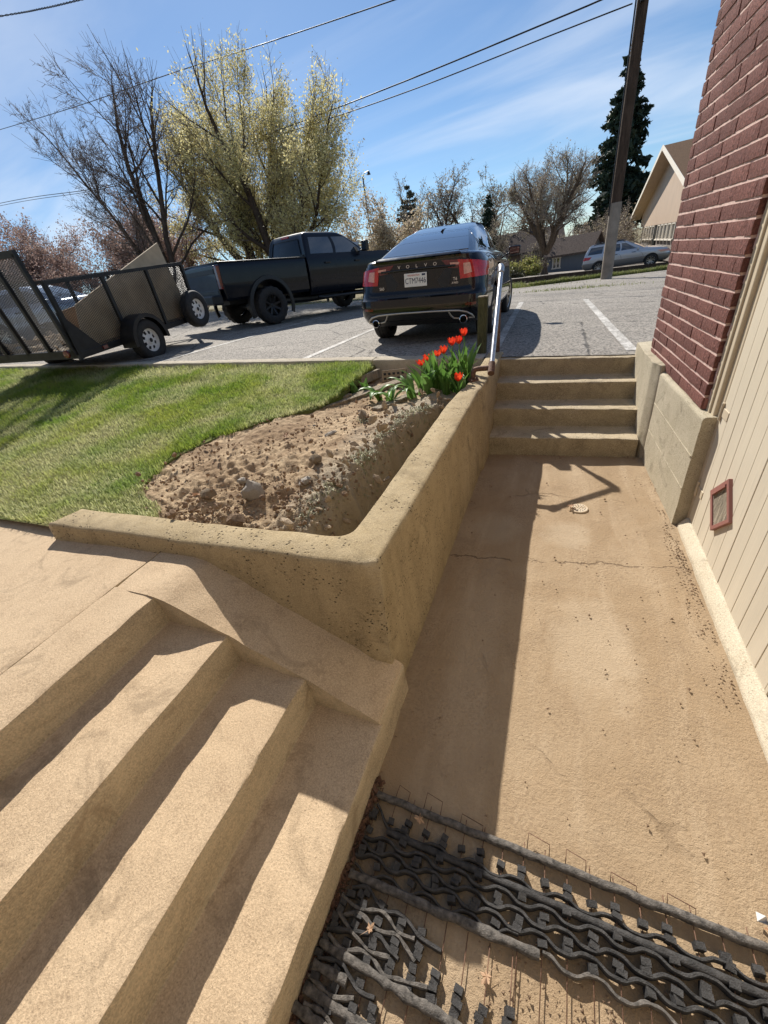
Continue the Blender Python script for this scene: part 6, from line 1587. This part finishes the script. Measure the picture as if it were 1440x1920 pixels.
# ------------------------------------------------------------------ utility pole and cables
px, py = 1.47, 19.2; pz = gz(px, py)
up3 = thing('utility_pole', 'tall dark wooden utility pole with a grey lower sleeve on the verge', 'utility pole', (px, py, pz))
MB().tube([(px, py, pz - .3), (px, py, pz + 4.0), (px + .02, py, pz + 11.0)], [.175, .16, .14], 16).build('pole_shaft', MAT['pole_wood'], up3, smooth=50, world=True)
MB().tube([(px, py, pz - .2), (px, py, pz + 2.35)], [.195, .188], 14).build('pole_sleeve', MAT['pole_sleeve'], up3, smooth=50, world=True)
MB().tube([(px - .19, py - .06, pz + 2.0), (px - .175, py - .06, pz + 7.6)], .022, 8).build('conduit', MAT['black_steel'], up3, smooth=50, world=True)
MB().box((px - .21, py, pz + 7.3), (.12, .1, .16)).build('cable_clamp', MAT['black_steel'], up3, world=True)
MB().box((px - .02, py - .2, pz + 7.0), (.10, .12, .14)).build('cable_clamp', MAT['black_steel'], up3, world=True)
def cable(label, pts, r, twist=False):
    P = [Vector(p) for p in pts]; out = []
    for i in range(len(P) - 1):
        p0, p1, p2, p3 = P[max(0, i - 1)], P[i], P[i + 1], P[min(len(P) - 1, i + 2)]
        for k in range(14):
            u = k / 14; out.append(.5 * ((2 * p1) + (p2 - p0) * u + (2 * p0 - 5 * p1 + 4 * p2 - p3) * u * u + (3 * p1 - p0 - 3 * p2 + p3) * u ** 3))
    out.append(P[-1]); mb = MB()
    if twist:
        for ph in (0, math.pi):
            q = []
            for i in range(len(out) - 1):
                for s_ in range(6):
                    u = out[i].lerp(out[i + 1], s_ / 6); a = (i * 6 + s_) * .5 + ph; q.append(u + Vector((0, math.cos(a), math.sin(a))) * r)
            mb.tube(q, r * .8, 5)
    else: mb.tube(out, r, 6)
    return mb.build('overhead_cable', MAT['wire'], label=label, cat='cable', group='overhead cables', smooth=60)
cable('overhead cable crossing highest over the budding tree', [(-72.59, 37.57, 21.95), (-45.57, 30.82, 16.96), (-31.13, 27.21, 14.34), (-20.59, 24.57, 12.56), (-13.90, 22.90, 11.36), (-6.58, 21.07, 10.10), (-3.32, 20.25, 9.58)], .020)
cable('upper of the two cables converging across the budding tree', [(-107.23, 46.06, 20.81), (-53.80, 32.70, 13.57), (-34.49, 27.87, 10.57), (-25.53, 25.63, 9.49), (-15.18, 23.04, 8.52), (-6.81, 20.95, 7.92), (-0.91, 19.48, 7.60), (0.35, 19.16, 7.54), (1.32, 18.92, 7.51)], .022)
cable('lower cable of the pair, tied to the utility pole', [(-109.26, 46.74, 20.86), (-54.67, 33.09, 13.54), (-34.94, 28.16, 10.55), (-25.82, 25.88, 9.49), (-15.39, 23.27, 8.44), (-6.92, 21.16, 7.68), (-0.90, 19.65, 7.34), (1.21, 19.12, 7.22)], .018)
cable('twisted dark cable crossing the top left corner of the sky', [(-22.68, 13.27, 11.52), (-16.20, 12.62, 9.93), (-14.26, 12.43, 9.47), (-12.49, 12.25, 9.08), (-9.47, 11.95, 8.45)], .012, True)
# street lamp beyond the budding tree
lx0, ly0 = -18.7, 45.0; lz = gz(lx0, ly0)
ll = thing('street_lamp', 'far street lamp rising beside the right edge of the budding tree', 'street lamp', (lx0, ly0, lz))
MB().tube([(lx0, ly0, lz), (lx0, ly0, lz + 9.0)], .07, 8).build('lamp_post', MAT['black_steel'], ll, world=True)
MB().tube([(lx0, ly0, lz + 8.9), (lx0 + .2, ly0, lz + 9.25), (lx0 + .6, ly0, lz + 9.3)], .035, 6).build('lamp_arm', MAT['black_steel'], ll, world=True)
MB().lathe([(0, .1), (.08, .05), (.18, -.22), (0, -.24)], 12, Matrix.Translation((lx0 + .66, ly0, lz + 9.25)) @ Matrix.Rotation(-math.pi / 2, 4, 'Y')).build('lamp_head', MAT['black_steel'], ll, world=True)

# ------------------------------------------------------------------ far buildings
HX = 6.3; k_ = HX / 6.0
hY0, hYp, hY1 = 30.0 * k_, 43.9 * k_, 57.8 * k_; hE, hP = 1.75 + (2.52 - 1.75) * k_, 1.75 + (6.51 - 1.75) * k_
hz0 = -.9; hB = 1.62
hs = thing('tan_hall', 'tan gabled hall with brown shingle roof beyond the silver estate car', 'building', (HX, hYp, hz0))
ov = .9 * k_; sl_ = (hP - hE) / (hYp - hY0)
yy0, yy1 = hY0 + 1.6, hY1 - 1.6; LX = 26.
def zroof(y): return hP - sl_ * abs(y - hYp) - .16
gx = HX + ov
MB().add([(gx, yy0, hB), (gx, yy1, hB), (gx, yy1, zroof(yy1)), (gx, hYp, zroof(hYp)), (gx, yy0, zroof(yy0)), (gx + .2, yy0, hB), (gx + .2, yy1, hB), (gx + .2, yy1, zroof(yy1)), (gx + .2, hYp, zroof(hYp)), (gx + .2, yy0, zroof(yy0))],
         [(0, 4, 3, 2, 1), (5, 6, 7, 8, 9), (0, 1, 6, 5), (0, 5, 9, 4), (1, 2, 7, 6)]).build('gable_boards', MAT['tan_stucco'], hs, world=True)
MB().box((gx + .16 + LX / 2, (yy0 + yy1) / 2, (hz0 + hB) / 2), (LX, yy1 - yy0 - .1, hB - hz0)).build('wall', MAT['block'], hs, world=True)
for sgn, nm in ((-1, 'roof_slope'), (1, 'roof_slope')):
    ye = hY0 if sgn < 0 else hY1
    MB().add([(HX, ye, hE), (HX, hYp, hP), (HX + LX, hYp, hP), (HX + LX, ye, hE), (HX, ye, hE - .14), (HX, hYp, hP - .14), (HX + LX, hYp, hP - .14), (HX + LX, ye, hE - .14)], [(0, 1, 2, 3), (7, 6, 5, 4), (0, 4, 5, 1), (3, 2, 6, 7), (0, 3, 7, 4)]).build(nm, MAT['shingle'], hs, world=True)
    MB().bar((HX - .02, ye, hE - .10), (HX - .02, hYp, hP - .10), .05, .30).build('fascia', MAT['tan_trim'], hs, world=True)
    MB().add([(HX + .03, ye, hE - .20), (HX + .03, hYp, hP - .20), (gx, hYp, hP - .20), (gx, ye, hE - .20)], [(0, 1, 2, 3)]).build('soffit', MAT['tan_stucco'], hs, world=True)
# band of windows under the gable
wy = yy0 + .5; i = 0
while wy < yy1 - 1.5:
    if i % 6 == 4:
        MB().box((gx + .10, wy + .6, .3), (.16, 1.0, 2.4)).build('door', MAT['black_plastic'], hs, world=True); wy += 1.3; i += 1; continue
    f = MB(); w_ = 1.15
    for yv in (wy, wy + w_): f.box((gx + .10, yv, 1.08), (.16, .10, 1.06))
    f.box((gx + .10, wy + w_ / 2, 1.57), (.16, w_, .08)); f.box((gx + .07, wy + w_ / 2, .53), (.28, w_ + .16, .09))
    wf = f.build('window', MAT['tan_trim'], hs, world=True)
    pm = MB().box((gx + .14, wy + w_ / 2, 1.08), (.02, w_ - .1, .98)); pm.v = [tuple(PW[hs.name].inverted() @ Vector(p)) for p in pm.v]; po = pm.build('pane', MAT['pane'], wf)
    wy += w_ + .42; i += 1

def house(name, label, x, y, w, d, h, rh, rz, wall_m, roof_m, wins, chimney=False, cat='house'):
    z = gz(x, y) - .3; t = thing(name, label, cat, (x, y, z), (0, 0, rz))
    MB().add([(-w / 2, -d / 2, 0), (w / 2, -d / 2, 0), (w / 2, d / 2, 0), (-w / 2, d / 2, 0), (-w / 2, -d / 2, h), (w / 2, -d / 2, h), (w / 2, d / 2, h), (-w / 2, d / 2, h), (-w / 2, 0, h + rh - .1), (w / 2, 0, h + rh - .1)],
             [(0, 1, 5, 4), (2, 3, 7, 6), (0, 4, 8, 7, 3), (1, 2, 6, 9, 5), (0, 3, 2, 1)]).build('wall', MAT[wall_m], t)
    o = .35; e = rh * o / (d / 2)
    rf = MB().add([(-w / 2 - o, -d / 2 - o, h - e), (w / 2 + o, -d / 2 - o, h - e), (w / 2 + o, 0, h + rh), (-w / 2 - o, 0, h + rh), (w / 2 + o, d / 2 + o, h - e), (-w / 2 - o, d / 2 + o, h - e)] + [(-w / 2 - o, -d / 2 - o, h - e - .14), (w / 2 + o, -d / 2 - o, h - e - .14), (w / 2 + o, 0, h + rh - .14), (-w / 2 - o, 0, h + rh - .14), (w / 2 + o, d / 2 + o, h - e - .14), (-w / 2 - o, d / 2 + o, h - e - .14)],
                  [(0, 1, 2, 3), (3, 2, 4, 5), (7, 6, 9, 8), (8, 9, 11, 10), (0, 6, 7, 1), (4, 10, 11, 5), (1, 7, 8, 2), (2, 8, 10, 4), (0, 3, 9, 6), (3, 5, 11, 9)]).build('roof', MAT[roof_m], t)
    if chimney: MB().box((w * .15, 0, h + rh + .3), (.7, .6, 1.2)).build('chimney', MAT['dark_roof'], rf)
    for (wx, wz, ww, wh) in wins:
        f = MB(); f.box((wx, -d / 2 - .02, wz + wh / 2), (ww + .2, .08, .1)); f.box((wx, -d / 2 - .02, wz - wh / 2), (ww + .2, .10, .1))
        for s_ in (-1, 0, 1): f.box((wx + s_ * ww / 2, -d / 2 - .02, wz), (.1, .06, wh - .1))
        wf = f.build('window', MAT['tan_trim'], t); MB().box((wx, -d / 2 - .005, wz), (ww, .02, wh - .1)).build('pane', MAT['pane'], wf)
    return t
house('brown_house', 'low brown bungalow behind the saloon mirror', -4.6, 52, 7.5, 6, 2.3, 1.7, .15, 'brown_house', 'dark_roof', [(-2.0, 1.3, 1.1, 1.1), (.6, 1.3, 1.4, 1.1), (2.6, 1.3, .8, 1.0)], True)
house('boarded_shed', 'small blue-grey boarded shed left of the silver estate car', .6, 44, 3.4, 3.0, 1.9, 1.0, -.35, 'blue_shed', 'dark_roof', [(-.9, 1.1, .6, .8)], cat='shed')
